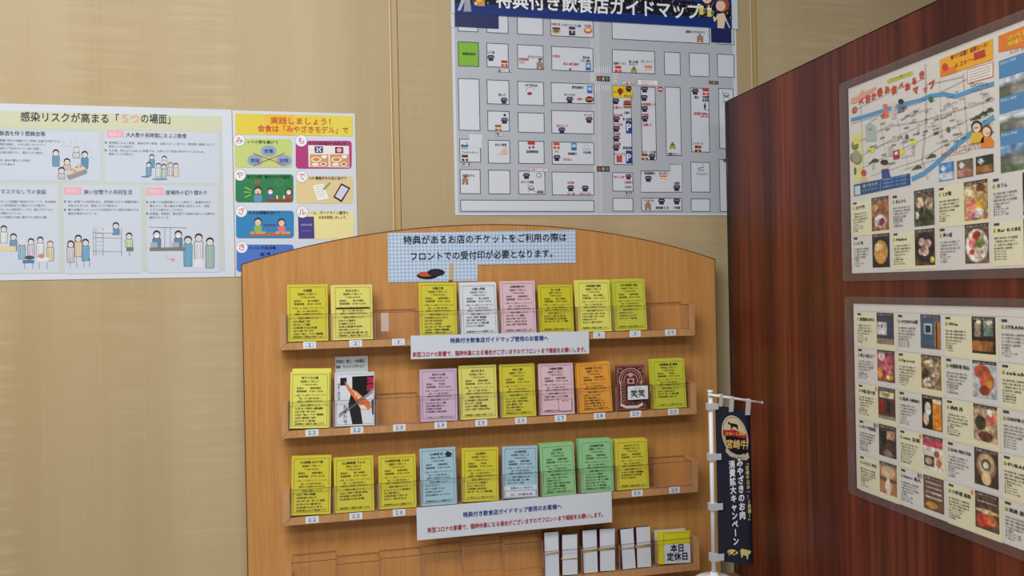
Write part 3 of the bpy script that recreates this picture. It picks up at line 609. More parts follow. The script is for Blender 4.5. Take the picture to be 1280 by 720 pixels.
k.poly([(897,17.4),(904.6,16.4),(907,22),(904.6,35.8),(896.6,35),(896.6,24),(892.6,27.6),(891,22),(892,20),(894.4,22.6)],(232,210,182),3.6)
k.line([(905,19),(908.6,28),(912,35)],.0026,(240,206,190),3.9); k.line([(886,6),(885.4,12)],.003,(246,206,190),4)
for x,y in ((876.4,13.6),(886.4,16.2)):
    k.rect(x-2.8,y-5.4,x+2.8,y+5,(236,214,90),4); k.rect(x-2.8,y-6.6,x+2.8,y-3.4,(246,244,236),4.4); k.ring(x+3.2,y,1.6,3,.001,(226,226,226),4.2)
navy_p = mat('navy_print', (18,30,92), .35, .4)
for q in ((568.3,14,623.4,36.6),(888.8,34,914.4,54)):
    a = at(q[0],q[1],1,YW-.0026); b = at(q[2],q[3],1,YW-.0026)
    b_ = MB(); b_.box(a.x,b.x,YW-.0028,YW-.0024,b.z+(.001 if q[0]<600 else 0),zb+.002); b_.build('corner_flap', navy_p, root2)
b_ = MB(); a = at(563.5,16,1,YW-.002); b = at(568,34.5,1,YW-.002); b_.box(a.x,b.x,YW-.0022,YW-.0018,b.z,zb+.002); b_.build('white_flap', paper, root2)

# ------------------------------------------------------------------ arched display board with four racks
YB = 1.56; YR = 1.52
board = empty('display_board', (.32, YB+.01, 0), label='arched beech display board with four acrylic pocket racks, standing against the wall', cat='display board')
arch_px = [(301.3,330.6),(331,321),(367,310.4),(421,299.4),(470,292),(497,288),(533,283.8),(571,281.5),(605,280.6),(640,280.5),(660,280.6),(693.6,282.5),(740,288),(790,297),(840,307.8),(861.7,312.6),(894.1,323.9)]
A = [at(x,y,1,YB) for x,y in arch_px]
cx_ = np.array([p.x for p in A]); cz_ = np.array([p.z for p in A]); co_ = np.polyfit(cx_, cz_, 4)
XL, XR = A[0].x, A[-1].x
top = [Vector((x, YB, float(np.polyval(co_, x)))) for x in np.linspace(XR, XL, 49)]
pts = [Vector((XL,YB,0)), Vector((XR,YB,0))] + top
b_ = MB(); n = len(pts); back = [p+Vector((0,.018,0)) for p in pts]
b_.add(pts, [list(range(n))], 0); b_.add(back, [list(range(n))[::-1]], 0)
b_.add(pts+back, [(i, i+n, (i+1)%n+n, (i+1)%n) for i in range(n)], 1)
b_.build('backboard', [beech, beech_edge], board)
b_ = MB(); off=.0016
ring = [p+Vector((0,-.0004,0)) for p in pts[1:]+[pts[0]]]; inner=[]
cxm=(XL+XR)/2
for i,p in enumerate(ring): inner.append(p+Vector((off*(-1 if p.x>cxm+.3*0 and i<1 or abs(p.x-XR)<1e-6 else (1 if abs(p.x-XL)<1e-6 else 0)),0,-off if 0<i<len(ring)-1 else 0)))
b_.add(ring+inner, [(i,i+1,len(ring)+i+1,len(ring)+i) for i in range(len(ring)-1)]); b_.build('edging', beech_edge, board)

RX0, RX1 = -.0930, .7293
RB = [ZC+z for z in (-.1070,-.2686,-.4286,-.5890)]; RH = .0638; TH = .0128
SLOT = (RX1-RX0-.030)/10
def slot_x(i): return RX0+.015+SLOT*(i+.5)
def pocket(rack, a0, a1, z0_, h_, y0=YR+.0015, y1=YB-.0008, back=False):
    b=MB(); t=.0008; a0+=.0002; a1-=.0002
    b.box(a0,a1,y0,y0+t,z0_,z0_+h_); b.box(a0,a0+t,y0+t,y1,z0_,z0_+h_); b.box(a1-t,a1,y0+t,y1,z0_,z0_+h_); b.box(a0,a1,y0,y1,z0_-.0012,z0_)
    e=.0008
    b.box(a0,a1,y0-.0002,y0+.0008,z0_+h_,z0_+h_+.0007,2); b.box(a0-.0001,a0+t,y0,y1,z0_+h_,z0_+h_+e,1); b.box(a1-t,a1+.0001,y0,y1,z0_+h_,z0_+h_+e,1)
    b.box(a0-.0002,a0+.0014,y0-.0003,y0+.0008,z0_,z0_+h_,1); b.box(a1-.0014,a1+.0002,y0-.0003,y0+.0008,z0_,z0_+h_,1)
    if back: b.box(a0+t,a1-t,y1-.0016,y1,z0_,z0_+h_+.004); b.box(a0,a1,y1-.0018,y1,z0_+h_+.004,z0_+h_+.0055,1); b.box(a0+t,a1-t,y0+t,y0+.004,z0_+.0004,z0_+.0014,1)
    return b.build('acrylic_pocket',[acryl,acryl_edge,acryl_rim],rack)
RACKS=[]; OCC={0:[],1:[],2:[],3:[]}
label_px = {0:[(387,430.6),(444.6,428.4),(498,426.2),None,None,None,None,(748.5,417.6),(793.8,416.5),(838,415.6)],
 1:[(390,539.8),(446,537),(499.2,533.6),(550.7,530.6),(601.5,527.4),(651,524.6),(700.5,522),(749.4,519.6),None,(841.6,515.4)],
 2:[(390.2,649.4),(444.8,644.8),(498.8,640.8),None,None,None,None,None,(796.4,617.8),(843,614.4)],
 3:[None]*10}
for r in range(4):
    zb_ = RB[r]; rack = empty('ticket_rack', ((RX0+RX1)/2-.32, YB-(YB+.01), zb_)); rack.parent = board; rack.location = Vector(((RX0+RX1)/2, YB, zb_)) - Vector(board.location)
    rack['label'] = ('topmost','second','third','lowest')[r]+' wooden ticket rack on the board'
    RACKS.append(rack)
    b=MB(); b.prism([(RX0,YR,zb_),(RX1,YR,zb_),(RX1-TH,YR,zb_+TH),(RX0+TH,YR,zb_+TH)], Vector((0,YB-YR,0))); b.build('rail', rail_wood, rack)
    for s_ in (0,1):
        b=MB()
        P=[(RX0,YR,zb_+.0002),(RX0+TH-.0002,YR,zb_+TH),(RX0+TH-.0002,YR,zb_+RH),(RX0,YR,zb_+RH)] if s_==0 else [(RX1,YR,zb_+.0002),(RX1,YR,zb_+RH),(RX1-TH+.0002,YR,zb_+RH),(RX1-TH+.0002,YR,zb_+TH)]
        b.prism(P, Vector((0,YB-YR,0))); b.build('upright', rail_wood, rack)
    for sx,xx in ((1,RX0),(-1,RX1)):                          # dark mitre seams
        b=MB(); b.prism([Vector((xx,YR-.0002,zb_+.0004)),Vector((xx+sx*TH,YR-.0002,zb_+TH+.0004)),Vector((xx+sx*TH,YR-.0002,zb_+TH-.0004)),Vector((xx,YR-.0002,zb_-.0002))][::-sx], Vector((0,.0003,0))); b.build('mitre_seam', beech_edge, rack)
    for i in range(10):
        q = label_px[r][i]
        if r == 3: continue
        cpt = at(*q,1,YR) if q else Vector((slot_x(i),YR,zb_+TH/2+.0015))
        k = Ink('number_label', rack, (cpt.x, YR-.0002, zb_+.0078), X_, Z_, lift=.0002)
        k.rect(-11.6,-6.2,11.6,6.2,(232,238,244),1); 
        n_ = r*10+i+1
        k.rrect(-7.4,-4,7.4,4,1.4,(96,140,190),2); k.rrect(-6.8,-3.4,6.8,3.4,1.1,(222,232,242),3)
        k.text(''.join('０１２３４５６７８９'[int(ch)] for ch in str(n_)),0,None,2.6,7.6,(44,86,150),center=0,L=5,bold=.035)
# tape in slot 3
b=MB(); a=at(476,391,1,YR); c_=at(486,414,1,YR); b.box(a.x,c_.x,YR+.0004,YR+.0012,c_.z,a.z)
rk=[o for o in board.children if o.name.startswith('ticket_rack')][0]
b.build('tape', clear('clear_tape',(250,250,250),.5,.3,.6,(226,214,204))[0], rk)

# ------------------------------------------------------------------ notices
def plane_from(tl, tr, bl, Y):
    a,b,c_ = at(*tl,1,Y),at(*tr,1,Y),at(*bl,1,Y); U=(b-a).normalized(); N=Vector((0,-1,0)); V=N.cross(U); return a,U,V,(b-a).length,(a-c_).dot(V)
ging = mat('gingham_print', (190,208,230), .55)
N__,L__,B__ = nt(ging)
def stripe(ax):
    s_=N__.new('ShaderNodeSeparateXYZ'); g=N__.new('ShaderNodeNewGeometry'); L__.new(g.outputs['Position'],s_.inputs[0])
    return math_(ging,'GREATER_THAN',math_(ging,'FRACT',math_(ging,'MULTIPLY',s_.outputs[ax],1/.0072)),.5)
su = math_(ging,'MULTIPLY',math_(ging,'ADD',stripe(0),stripe(2)),.5)
L__.new(ramp(ging,su,[(0,(212,224,238)),(.5,(182,204,230)),(1,(154,184,222))]),B__.inputs['Base Color'])
YN = YB-.0012
O,U,V,W_,H_ = plane_from((484.5,291.2),(719.5,287.2),(485.5,353),YN)
N=Vector((0,-1,0)); root = empty('stamp_notice', O-V*H_+U*W_/2, label='L-shaped pale blue gingham notice with large black lettering at the top of the board', cat='notice')
k = Ink('print', root, O, U, V, px=True)
def uvp(x,y): a=k.map(x,y); return O+U*a[0]+V*a[1]
P=[(485.5,352.8),(596.6,351.2),(597,331),(719.8,328.8),(719.6,287.4),(484.6,291.4)]
b=MB(); b.prism([uvp(*p) for p in P], Vector((0,.0005,0))); b.build('paper', ging, root)
k.text('特典があるお店のチケットをご利用の際は',504,708.5,304.6,11.4,(24,26,42),bold=.012,res=2)
k.text('フロントでの受付印が必要となります。',512,697,325,11.4,(24,26,42),bold=.012,res=2)
k.ell(534,344.6,13.2,4.4,(24,22,30),2,20); k.ell(532,342.6,9.6,3.2,(196,88,70),3,20); k.ell(545,340.6,10.8,4.6,(30,28,36),4,20); k.ell(545.4,341.2,7.6,2.8,(44,42,52),4.5,20)
k.poly([(561,350.8),(562.2,330.4),(564,328.6),(566,329.6),(567,331),(565.4,351)],(206,168,122),3); k.rect(560.8,350.2,565.6,352.4,(150,60,48),4)

def long_notice(tl,tr,bl,bx,by,rx,ry,lab,h=7.0):
    O,U,V,W_,H_ = plane_from(tl,tr,bl,YR-.004); H_*=.93
    root = empty('opening_notice', O-V*H_+U*W_/2, label=lab, cat='notice', group='long white notices hung on the racks')
    b=MB(); b.slab(O-V*H_,U,V,Vector((0,-1,0)),0,W_,0,H_,-.0006,0); b.build('paper', paper, root)
    k=Ink('lettering', root, O, U, V, px=True)
    k.text('特典付き飲食店ガイドマップ使用のお客様へ',bx[0],bx[1],by,h,(34,70,150),bold=.02,res=2)
    k.text('新型コロナの影響で、臨時休業になる場合がございますのでフロントまで確認をお願いします。',rx[0],rx[1],ry,h*.98,(176,44,66),bold=.016,res=2)
long_notice((513.3,419.7),(736.1,414),(513.7,451.3),(562.5,685.5),428.4,(515.8,735),445.8,'white notice with blue and red lettering hung across the topmost ticket rack')
long_notice((520.5,634.9),(764.3,614.2),(522.2,678.6),(578.6,702.4),646.2,(534.3,757),665.4,'white notice with blue and red lettering hung under the third ticket rack',7.2)

# ------------------------------------------------------------------ ticket pads
YEL=(210,201,62); LIM=(198,203,62); PAL=(222,216,112); WHT=(216,222,232); PNK=(222,190,202); LIL=(206,180,206); ORA=(230,160,60); BLU=(164,198,216); GRN=(144,200,144); DYL=(204,196,48); LYL=(226,224,104)
IKT=(54,54,42)
ADDR=['祇園町１丁目５-４','中央通２丁目３-１','幸町２丁目２４','中央通３丁目５-１２','船倉町１丁目２-６']
def pad_rect(q, Y0, Yt, zfix):
    bl,br,tl,tr = at(*q[3],1,Y0),at(*q[2],1,Y0),at(*q[0],1,Yt),at(*q[1],1,Yt)
    U=((br-bl)+(tr-tl)).normalized(); V=((tl-bl)+(tr-br)); h=V.length/2; V=V-U*V.dot(U); V.normalize(); w_=((br-bl).length+(tr-tl).length)/2
    c0=(bl+br)/2
    zl=min((c0-U*w_/2).z,(c0+U*w_/2).z); d=zfix-zl; c0=c0+Vector((0,0,d)); h-=d
    return c0-U*w_/2, U, V, w_, h
def write_pad(k, w_, h, no, name, items, seed, red=None, wide=False):
    W=w_*1000; H=h*1000; rr=random.Random(seed); C=IKT; m_=W*.075
    k.frame(W*.055,H*.045,W*.95,H*.955,(96,98,70),.0005,1)
    s=W*.057
    num='①②③④⑤⑥⑦⑧⑨⑩⑪⑫⑬⑭⑮⑯⑰⑱⑲⑳'[no-1] if no<=20 else '(%d)'%no
    k.text(num+name,0,None,H*.125,s*1.28,C,center=W*.5,bold=.035)
    k.text(ADDR[seed%5],0,None,H*.185,s,C,center=W*.5,bold=.022); k.text('℡0982-3%d-%d%d%d%d'%(seed%5,rr.randint(1,9),rr.randint(0,9),rr.randint(0,9),rr.randint(0,9)),0,None,H*.24,s*.95,C,center=W*.5,bold=.022)
    x=W*.16
    k.text('定休日：',x,None,H*.305,s,C,bold=.022); k.text(rr.choice(['毎週日曜日','毎週月曜日','不定休','第２火曜日','毎週水曜日']),W*.5,None,H*.305,s,C,bold=.022)
    k.text('営業時間　17:00～23:%d0'%rr.choice([0,3]),x,W*.84,H*.36,s,C,bold=.022)
    c2=red or (110,96,50)
    k.text('※特典　お一人様ワンドリンクサービス',W*.12,W*.9,H*.43,s*.9,c2,bold=.01)
    k.text('（但し、お一人様一枚に限る。）',W*.2,W*.84,H*.485,s*.9,C,bold=.02)
    k.text('他券との併用はできません',W*.18,W*.86,H*.535,s*.9,C,bold=.02)
    k.text('《当店のお薦めメニュー》',W*.24,W*.78,H*.605,s,C,bold=.02)
    for i,t in enumerate(items): k.text('①②③④⑤⑥'[i]+t,W*.12,W*rr.uniform(.55,.88),H*(.665+.055*i),s,C,bold=.02)
    k.text(rr.choice(['営業時間のご確認をお願いします','その他メニュー多数ございます','消費税込みの価格です']),W*.12,W*.88,H*.935,s*.9,C,bold=.02)
ITEMS=['チキン南蛮','地鶏の炭火焼','刺身盛り合わせ','冷や汁','辛麺','串焼き五本盛','肉巻きおにぎり','メヒカリの唐揚げ','もつ鍋','手羽先','だし巻き玉子','餃子','馬刺し','ホルモン焼','天ぷら盛合せ','生ビール 500円']
def pad(no, row, q, col, name, lab_, t=.010, fan=None, lean=.009, y0=None, cname='', custom=None, edge=None):
    zf = RB[row]+TH+.0016
    Y0 = (y0 or YR+.0045); O,U,V,w_,h = pad_rect(q, Y0, Y0+lean, zf)
    N=U.cross(V).normalized(); seed=no*3+1; rr=random.Random(seed)
    fx=fan[0] if fan else 0; xs_=[(O+U*a+V*b_3).x for a in (min(0,fx)-.0006,w_+max(0,fx)+.0006) for b_3 in (0,.05)]; OCC[row].append((min(xs_),max(xs_)))
    root = empty('ticket_pad', O+U*w_/2, label=lab_, cat='ticket pad', group='ticket pads in the racks')
    pm=paper_mat(col); b=MB(); nl=5; tt=t/nl
    for i in range(1,nl+1):                                    # layered stack: sheets not perfectly flush
        dx=rr.uniform(-.0006,.0006); dz_=rr.uniform(-.0005,.0006)
        if fan and no!=9 and no!=11: dx+=fan[0]*i/nl; dz_+=(fan[1]+.0006)*i/nl
        b.slab(O,U,V,N,dx,w_+dx,0.0003,h+dz_-.0006,-tt*i-.0003,-tt*(i-1)-.0004)
    b.build('sheet_stack', paper_mat(edge) if edge else pm, root)
    if fan and no in (9,11):
        b=MB(); dx,dz_,ft=fan; b.slab(O,U,V,N,dx,w_+dx,.0003,h+dz_,-t-ft,-t-.0004); b.build('slipped_sheets', pm, root)
    b=MB(); b.slab(O,U,V,N,0,w_,0,h,-.0003,0); b.build('front_sheet', pm, root)
    k=Ink('lettering', root, O+V*h, U, V)
    if custom: custom(k,w_*1000,h*1000,O,U,V,N,root)
    else: write_pad(k,w_,h,no,name,[rr.choice(ITEMS) for _ in range(rr.randint(3,5))],seed, (176,92,60) if no in (8,23,21,20,18,16) else None)
    return root
Q=lambda *a: [(a[i],a[i+1]) for i in range(0,8,2)]
def L_(c_,n): return f'{c_} ticket pad above number {n} label'
def bar2(k,W,H,*a):
    write_pad(k,W/1000,H/1000,2,'はとめく',['牛たん塩焼き','七輪焼きおまかせ','地山椒番手羽先','骨付き鶏のしゃぶしゃぶ','お刺身盛合せ'],4); k.rect(W*.07,H*.415,W*.93,H*.44,(24,24,22),6)
pad(1,0,Q(359.8,356,410,355.1,410.5,425.2,359.8,426.6),YEL,'金龍',L_('bright yellow',1),.008)
pad(2,0,Q(416,356.3,465.7,355.5,466,421.6,417.4,423),PAL,'はとめく','pale yellow ticket pad with a thick black bar above number 2 label',.008,fan=(-.0035,0,.003),custom=bar2)
pad(4,0,Q(525,353.3,571.7,353,571.5,420,525,421),YEL,'駒之家','mustard yellow ticket pad left of the white one, above the long white notice',.009)
pad(5,0,Q(577.5,354.8,622.5,353.5,622.5,418,577.5,419.5),WHT,'鮨八兵衛','white ticket pad in the topmost rack, between yellow and pink pads',.010,fan=(-.001,.003,.003))
pad(6,0,Q(627.2,351.5,670.8,350.8,670.5,416,627.5,417.5),PNK,'焼肉寅せや','pink ticket pad in the topmost rack, just above the white notice',.010)
pad(7,0,Q(676,356.5,719,355.6,717,413.5,675.6,414.5),DYL,'しも宮','dark yellow shorter ticket pad standing right of the pink pad in topmost rack',.007)
pad(8,0,Q(722.5,351,764,350,764.6,412.3,723.5,413.4),LYL,'居酒屋 喜助',L_('light yellow red-lettered',8),.009,fan=(-.0025,.0015,.004))
pad(9,0,Q(771,350.2,811.6,349.1,808.4,410.8,770,412.3),LIM,'お食事処 花田',L_('lime yellow double-layered',9),.009,fan=(-.0030,.0025,.006))
pad(11,1,Q(360.8,465,410,464.4,410.8,535.8,362,536.8),LYL,'うつの小屋',L_('yellow shifted-back-sheet',11),.008,fan=(.003,.006,.002))
pad(14,1,Q(526.2,462,573,460.2,571.5,521.6,526.7,523.3),LIL,'からん邸',L_('lilac',14),.007)
pad(15,1,Q(575.2,457.2,622,455.3,621.5,519.6,575.8,521.7),PAL,'かわまさ',L_('pale yellow',15),.008)
pad(16,1,Q(626.7,455.8,670.5,453.7,670,517.2,627.2,519.2),YEL,'む八屋','yellow ticket pad in the second rack, left of the pale pink one',.008)
def c17(k,W,H,*a):
    write_pad(k,W/1000,H/1000,17,'焼肉 雷園',['塩牛 豚セ セセリ焼鳥','本日のおすすめ'],9); k.rect(W*.54,H*.70,W*.93,H*.94,PNK,6,(70,60,60),.0007); k.text('領収印',W*.63,W*.84,H*.75,3,IKT,L=8)
pad(17,1,Q(676.5,455,719.7,453,718,514.6,675.2,516.2),PNK,'焼肉 雷園',L_('pale pink',17),.009,custom=c17)
pad(18,1,Q(727,455.2,767.5,451.8,765.8,513,725,514.8),ORA,'串屋 竹のまえ',L_('orange',18),.012,fan=(-.003,.002,.004))
def c19(k,W,H,O,U,V,N,root):
    C1=(196,168,150)
    k.frame(W*.03,H*.02,W*.97,H*.98,C1,.0006,1); k.frame(W*.07,H*.045,W*.93,H*.955,(130,60,64),.0006,1)
    cx=W*.5
    for rr_,rw in ((W*.40,.0016),(W*.33,.0010),(W*.24,.0014)):
        k.line([(cx+rr_*math.cos(math.radians(t_)),H*.36-rr_*1.05*math.sin(math.radians(t_))) for t_ in range(-10,191,10)],rw,C1,2)
    k.ell(cx,H*.22,W*.09,W*.07,C1,2); k.rect(cx-W*.12,H*.3,cx+W*.12,H*.42,C1,2); k.ell(cx,H*.36,W*.08,H*.04,(110,40,44),3)
    for sx in (-1,1):
        k.rect(cx+sx*W*.36-1.2,H*.36,cx+sx*W*.36+1.2,H*.86,C1,2)
        for j in range(7):
            k.ring(cx+sx*W*(.24+.03*(j%2)),H*(.42+.065*j),W*.055,W*.05,.0006,C1,2.5,10)
        k.ell(cx+sx*W*.34,H*.14,W*.035,W*.04,(60,30,36),2)
        k.ring(cx+sx*W*.36,H*.12,W*.08,W*.07,.0008,C1,3)
    for j in range(8): k.ring(cx,H*(.48+.05*j),W*.13,H*.02,.0006,C1,2.6,12)
    k.poly([(W*.12,H*.84),(W*.3,H*.9),(W*.7,H*.9),(W*.88,H*.84),(W*.9,H*.9),(W*.7,H*.96),(W*.3,H*.96),(W*.1,H*.9)],(220,208,200),4)
pad(19,1,Q(769.6,456.8,803.2,455.6,808.6,511.8,770.8,512.8),(104,40,46),'',"maroon card with cream filigree print and framed white label, standing in the second rack",.003,custom=c19)
pad(20,1,Q(817.8,450.2,860,447.8,857.6,508.6,818.6,510.3),LIM,'海鮮処 鮮 勝福',L_('lime green-yellow',20),.010,fan=(-.003,.002,.003))
pad(21,2,Q(362.2,571,412,568.6,412.8,642.5,364,644),YEL,'祇園 はるり堂',L_('thick lime-topped yellow',21),.014)
pad(22,2,Q(417.5,573.2,467,568.8,467.5,635.8,418.7,638.3),YEL,'蕎麦屋 てんぷ',L_('densely lettered yellow',22),.008)
pad(23,2,Q(474,570.4,520.8,566.8,520,631.7,474.4,634),YEL,'喫茶洋酒 くんせ','yellow ticket pad directly left of the pale blue emblem one',.006)
def c24(k,W,H,*a):
    write_pad(k,W/1000,H/1000,24,'焼鳥 紀一',['ホルモン','いつも通りカルビ','和牛ホルモン','石焼キャベツ'],12)
    k.rect(W*.7,H*.05,W*.93,H*.17,BLU,4.5); k.ell(W*.81,H*.12,W*.1,W*.05,(40,44,52),6); k.ell(W*.79,H*.1,W*.05,W*.05,(40,44,52),6.4); k.poly([(W*.7,H*.15),(W*.92,H*.15),(W*.86,H*.17),(W*.76,H*.17)],(40,44,52),6)
pad(24,2,Q(525,561.4,569,558,570.8,627.2,526.2,630),BLU,'焼鳥 紀一','pale blue ticket pad with a small black emblem at its top right corner',.008,custom=c24,fan=(.003,-.002,.002))
pad(25,2,Q(577.2,561,623,558.6,623,624.4,578.4,626),YEL,'華浜','yellow ticket pad standing between the two pale blue pads',.011)
def c26(k,W,H,O,U,V,N,root):
    write_pad(k,W/1000,H/1000,26,'神月堂',['生串１本','ホルスタイン焼き'],13)
    for i,(a,b_2,t_) in enumerate(((.76,.85,'営業は２１時まで'),(.86,.975,'日、月曜定休'))):
        m__=MB(); m__.slab(O,U,V,N,W*(.03+.03*i)/1000,W*(.97-.04*i)/1000,h_(H,b_2),h_(H,a),.0010,.0014); m__.build('white_slip', paper, root)
        k.text(t_,W*.2,W*.84,H*(b_2-.03),4.6,(70,74,90),L=12,bold=.012)
h_=lambda H,f: H*(1-f)/1000
pad(26,2,Q(628.6,558.4,673.2,556.8,671.8,618.8,629.6,620.9),BLU,'神月堂','pale blue ticket pad with two white slips taped across its foot',.009,custom=c26)
pad(27,2,Q(679,557,721,553.5,720,614.8,678,617.6),GRN,'花恋','green ticket pad, the shorter and left of the two green ones',.013,fan=(-.0015,.003,.004))
pad(28,2,Q(728,551,768.6,549,767.2,612.6,727,615.2),GRN,'鳥蔵 飛鳥','green ticket pad, the taller and right of the two green ones',.015,fan=(-.003,.003,.004))
pad(29,2,Q(772,551,813.6,548.6,810.4,608.3,773,610.8),YEL,'ふじのくら','thick yellow ticket pad right of the two green ones',.014,fan=(-.002,.002,.004))

# framed label of card 19, as a small plaque stuck to the card
c19r=[o for o in bpy.data.objects if o.get('label','').startswith('maroon card with cream')][0]
O,U,V,W_,H_=plane_from((783.4,482),(810.6,480.6),(784,501),YR-.0004)
b=MB(); b.slab(O-V*H_,U,V,Vector((0,-1,0)),0,W_,0,H_,-.0008,0); b.build('framed_label', mat('black_frame',(40,28,34),.5), c19r)
k=Ink('label_print', c19r, O, U, V); k.rect(1.6,1.6,W_*1000-1.6,H_*1000-1.6,(226,230,238),1)
k.text('笑笑',W_*160,W_*840,H_*780,H_*560,(30,30,38),bold=.03); k.text('おすすめ',W_*330,W_*650,H_*260,H_*130,(60,60,70))

# item 12: card pack with printed picture, slip behind
def c12(k,W,H,O,U,V,N,root):
    k.frame(W*.03,H*.03,W*.98,H*.97,(110,130,150),.0005,1)
    k.rect(W*.14,H*.1,W*.3,H*.24,(20,20,26),2)
    k.poly([(W*.44,H*.08),(W*.985,H*.07),(W*.985,H*.28),(W*.62,H*.55),(W*.7,H*.97),(W*.44,H*.97),(W*.34,H*.6),(W*.44,H*.3)],(16,16,20),2)
    k.poly([(W*.92,H*.55),(W*.985,H*.5),(W*.985,H*.8),(W*.94,H*.8)],(60,66,80),2)
    k.poly([(W*.24,H*.16),(W*.3,H*.2),(W*.4,H*.3),(W*.56,H*.36),(W*.7,H*.46),(W*.88,H*.56),(W*.93,H*.66),(W*.84,H*.71),(W*.66,H*.69),(W*.56,H*.58),(W*.42,H*.42),(W*.32,H*.32)],(222,120,66),3)
    k.poly([(W*.44,H*.33),(W*.56,H*.38),(W*.68,H*.48),(W*.62,H*.53),(W*.5,H*.43)],(240,186,150),4); k.poly([(W*.6,H*.62),(W*.74,H*.62),(W*.82,H*.7),(W*.66,H*.69)],(240,220,196),4)
    for j in range(5): k.line([(W*(.5+.07*j),H*(.36+.06*j)),(W*(.47+.08*j),H*(.44+.05*j))],.0008,(196,80,50),4.6)
    k.line([(W*.1,H*.82),(W*.95,H*.38)],.0018,(110,112,120),5); k.line([(W*.1,H*.78),(W*.95,H*.34)],.0014,(60,60,70),5.2)
    k.text('漁師',W*.9,None,H*.09,W*.19,(196,40,76),L=6,bold=.02,vert=True,res=2)
    k.text('季節の磯料理',W*.1,None,H*.2,W*.07,(90,96,110),L=6,vert=True)
    k.text('おまかせ',W*.26,None,H*.6,W*.12,(50,50,60),L=6,vert=True)
pk=pad(12,1,Q(418.2,466,467.8,464.6,468,530,418.6,531.8),WHT,'','white card pack printed with an orange shrimp on black, above number 12 label',.010,custom=c12)
a=at(418.8,446,1,YB-.004); c_=at(460.2,462.5,1,YB-.004)
slip=empty('handwritten_slip', ((a.x+c_.x)/2, YB-.004, RB[1]+TH+.002), label='narrow white slip with two lettered lines sticking up behind the shrimp card pack', cat='slip')
b=MB(); b.box(a.x,c_.x,YB-.0036,YB-.0032,RB[1]+TH+.002,a.z); b.build('paper', paper_mat((206,216,216)), slip)
k=Ink('lettering', slip, (0,YB-.0036,0), X_, Z_, px=True)
k.text('定休日：第２・４火曜日',420,455.6,453.9,4.6,(44,48,56),bold=.016); k.text('特典　ワンドリンクサービス',420,455.6,460.6,4.6,(44,48,56),bold=.016)

# lowest rack: banded card bundles and the closed-today pad
zf = RB[3]+TH+.0016
ord_=['leftmost','second','third','fourth','fifth','sixth']
for i,q in enumerate((Q(680,665.4,697.2,664.4,699.2,717,681,718.7),Q(703.4,668.4,723.2,667.2,721.4,717.2,703.6,718.4),Q(727,663.2,745,661.6,747,715,729.8,716.4),Q(749,661,767.4,660.4,769,712.2,750,713.8),Q(777.8,661.4,794,660,794.6,708.6,778.4,711),Q(796.2,658.9,813.6,657.9,813.8,705.6,796.8,707.2))):
    O,U,V,w_,h = pad_rect(q, YR+.0058, YR+.012, zf); N=U.cross(V).normalized()
    xs_=[(O+U*a+V*b_3).x for a in (-.0024,w_+.0024) for b_3 in (0,.04)]; OCC[3].append((min(xs_),max(xs_)))
    root=empty('card_bundle', O+U*w_/2, label=f'white faced card bundle with rubber band, {ord_[i]} from the left in the lowest rack', cat='card bundle', group='banded card bundles in the lowest rack')
    b=MB()
    for j in range(4): dx=R.uniform(-.0006,.0004); b.slab(O,U,V,N,dx-.0004,w_+dx-.0003,0.0002,h-.0026+R.uniform(0,.0012),-.0035*(j+1),-.0035*j-.0003)
    b.build('card_stack', maroon_m, root)
    b=MB(); b.slab(O,U,V,N,.0003,w_,.0004,h-.0006,-.0003,.0003); b.build('white_card', paper, root)
    for hb in ([.52] if i in (0,1,4) else [.50,.54]):
        hh=h*(hb-(.12 if i==1 else 0)); e=.0011; sl=R.uniform(-.0012,.0022)
        loop=[O+U*(-e)+V*hh+N*(-.008),O+U*(-e)+V*hh+N*e,O+U*(w_+e)+V*(hh+sl)+N*e,O+U*(w_+e)+V*(hh+sl)+N*(-.008)]
        b=MB(); b.tube(loop,.0012,6); b.build('rubber_band', band_m, root, smooth=True)
def cclosed(k,W,H,O,U,V,N,root):
    k.frame(W*.16,H*.05,W*.97,H*.97,(70,110,80),.0005,1)
    b=MB(); b.slab(O,U,V,N,W*.17/1000,W*.99/1000,.001,H*.60/1000,.0006,.0010); b.build('white_note', paper, root)
    k.text('本日',W*.36,W*.80,H*.62,W*.24,(28,34,72),L=9,bold=.035,res=2); k.text('定休日',W*.24,W*.92,H*.88,W*.24,(28,34,72),L=9,bold=.035,res=2)
pad(30,3,Q(823,664.6,863.4,663,863.4,704.7,824,706.6),(222,214,40),'',"yellow pad with white closed-today note at the right end of the lowest rack",.007,custom=cclosed)
a=pad_rect(Q(820,663.6,858,660.4,858,704,820,706.6),YR+.019,YR+.026,zf)
O,U,V,w_,h=a; N=U.cross(V).normalized(); root=empty('blank_pad', O+U*w_/2, label='blank white pad standing behind the yellow closed-today pad', cat='ticket pad', group='ticket pads in the racks')
b=MB(); b.slab(O,U,V,N,0,w_,0,h,-.006,0); b.build('sheet_stack', paper, root)

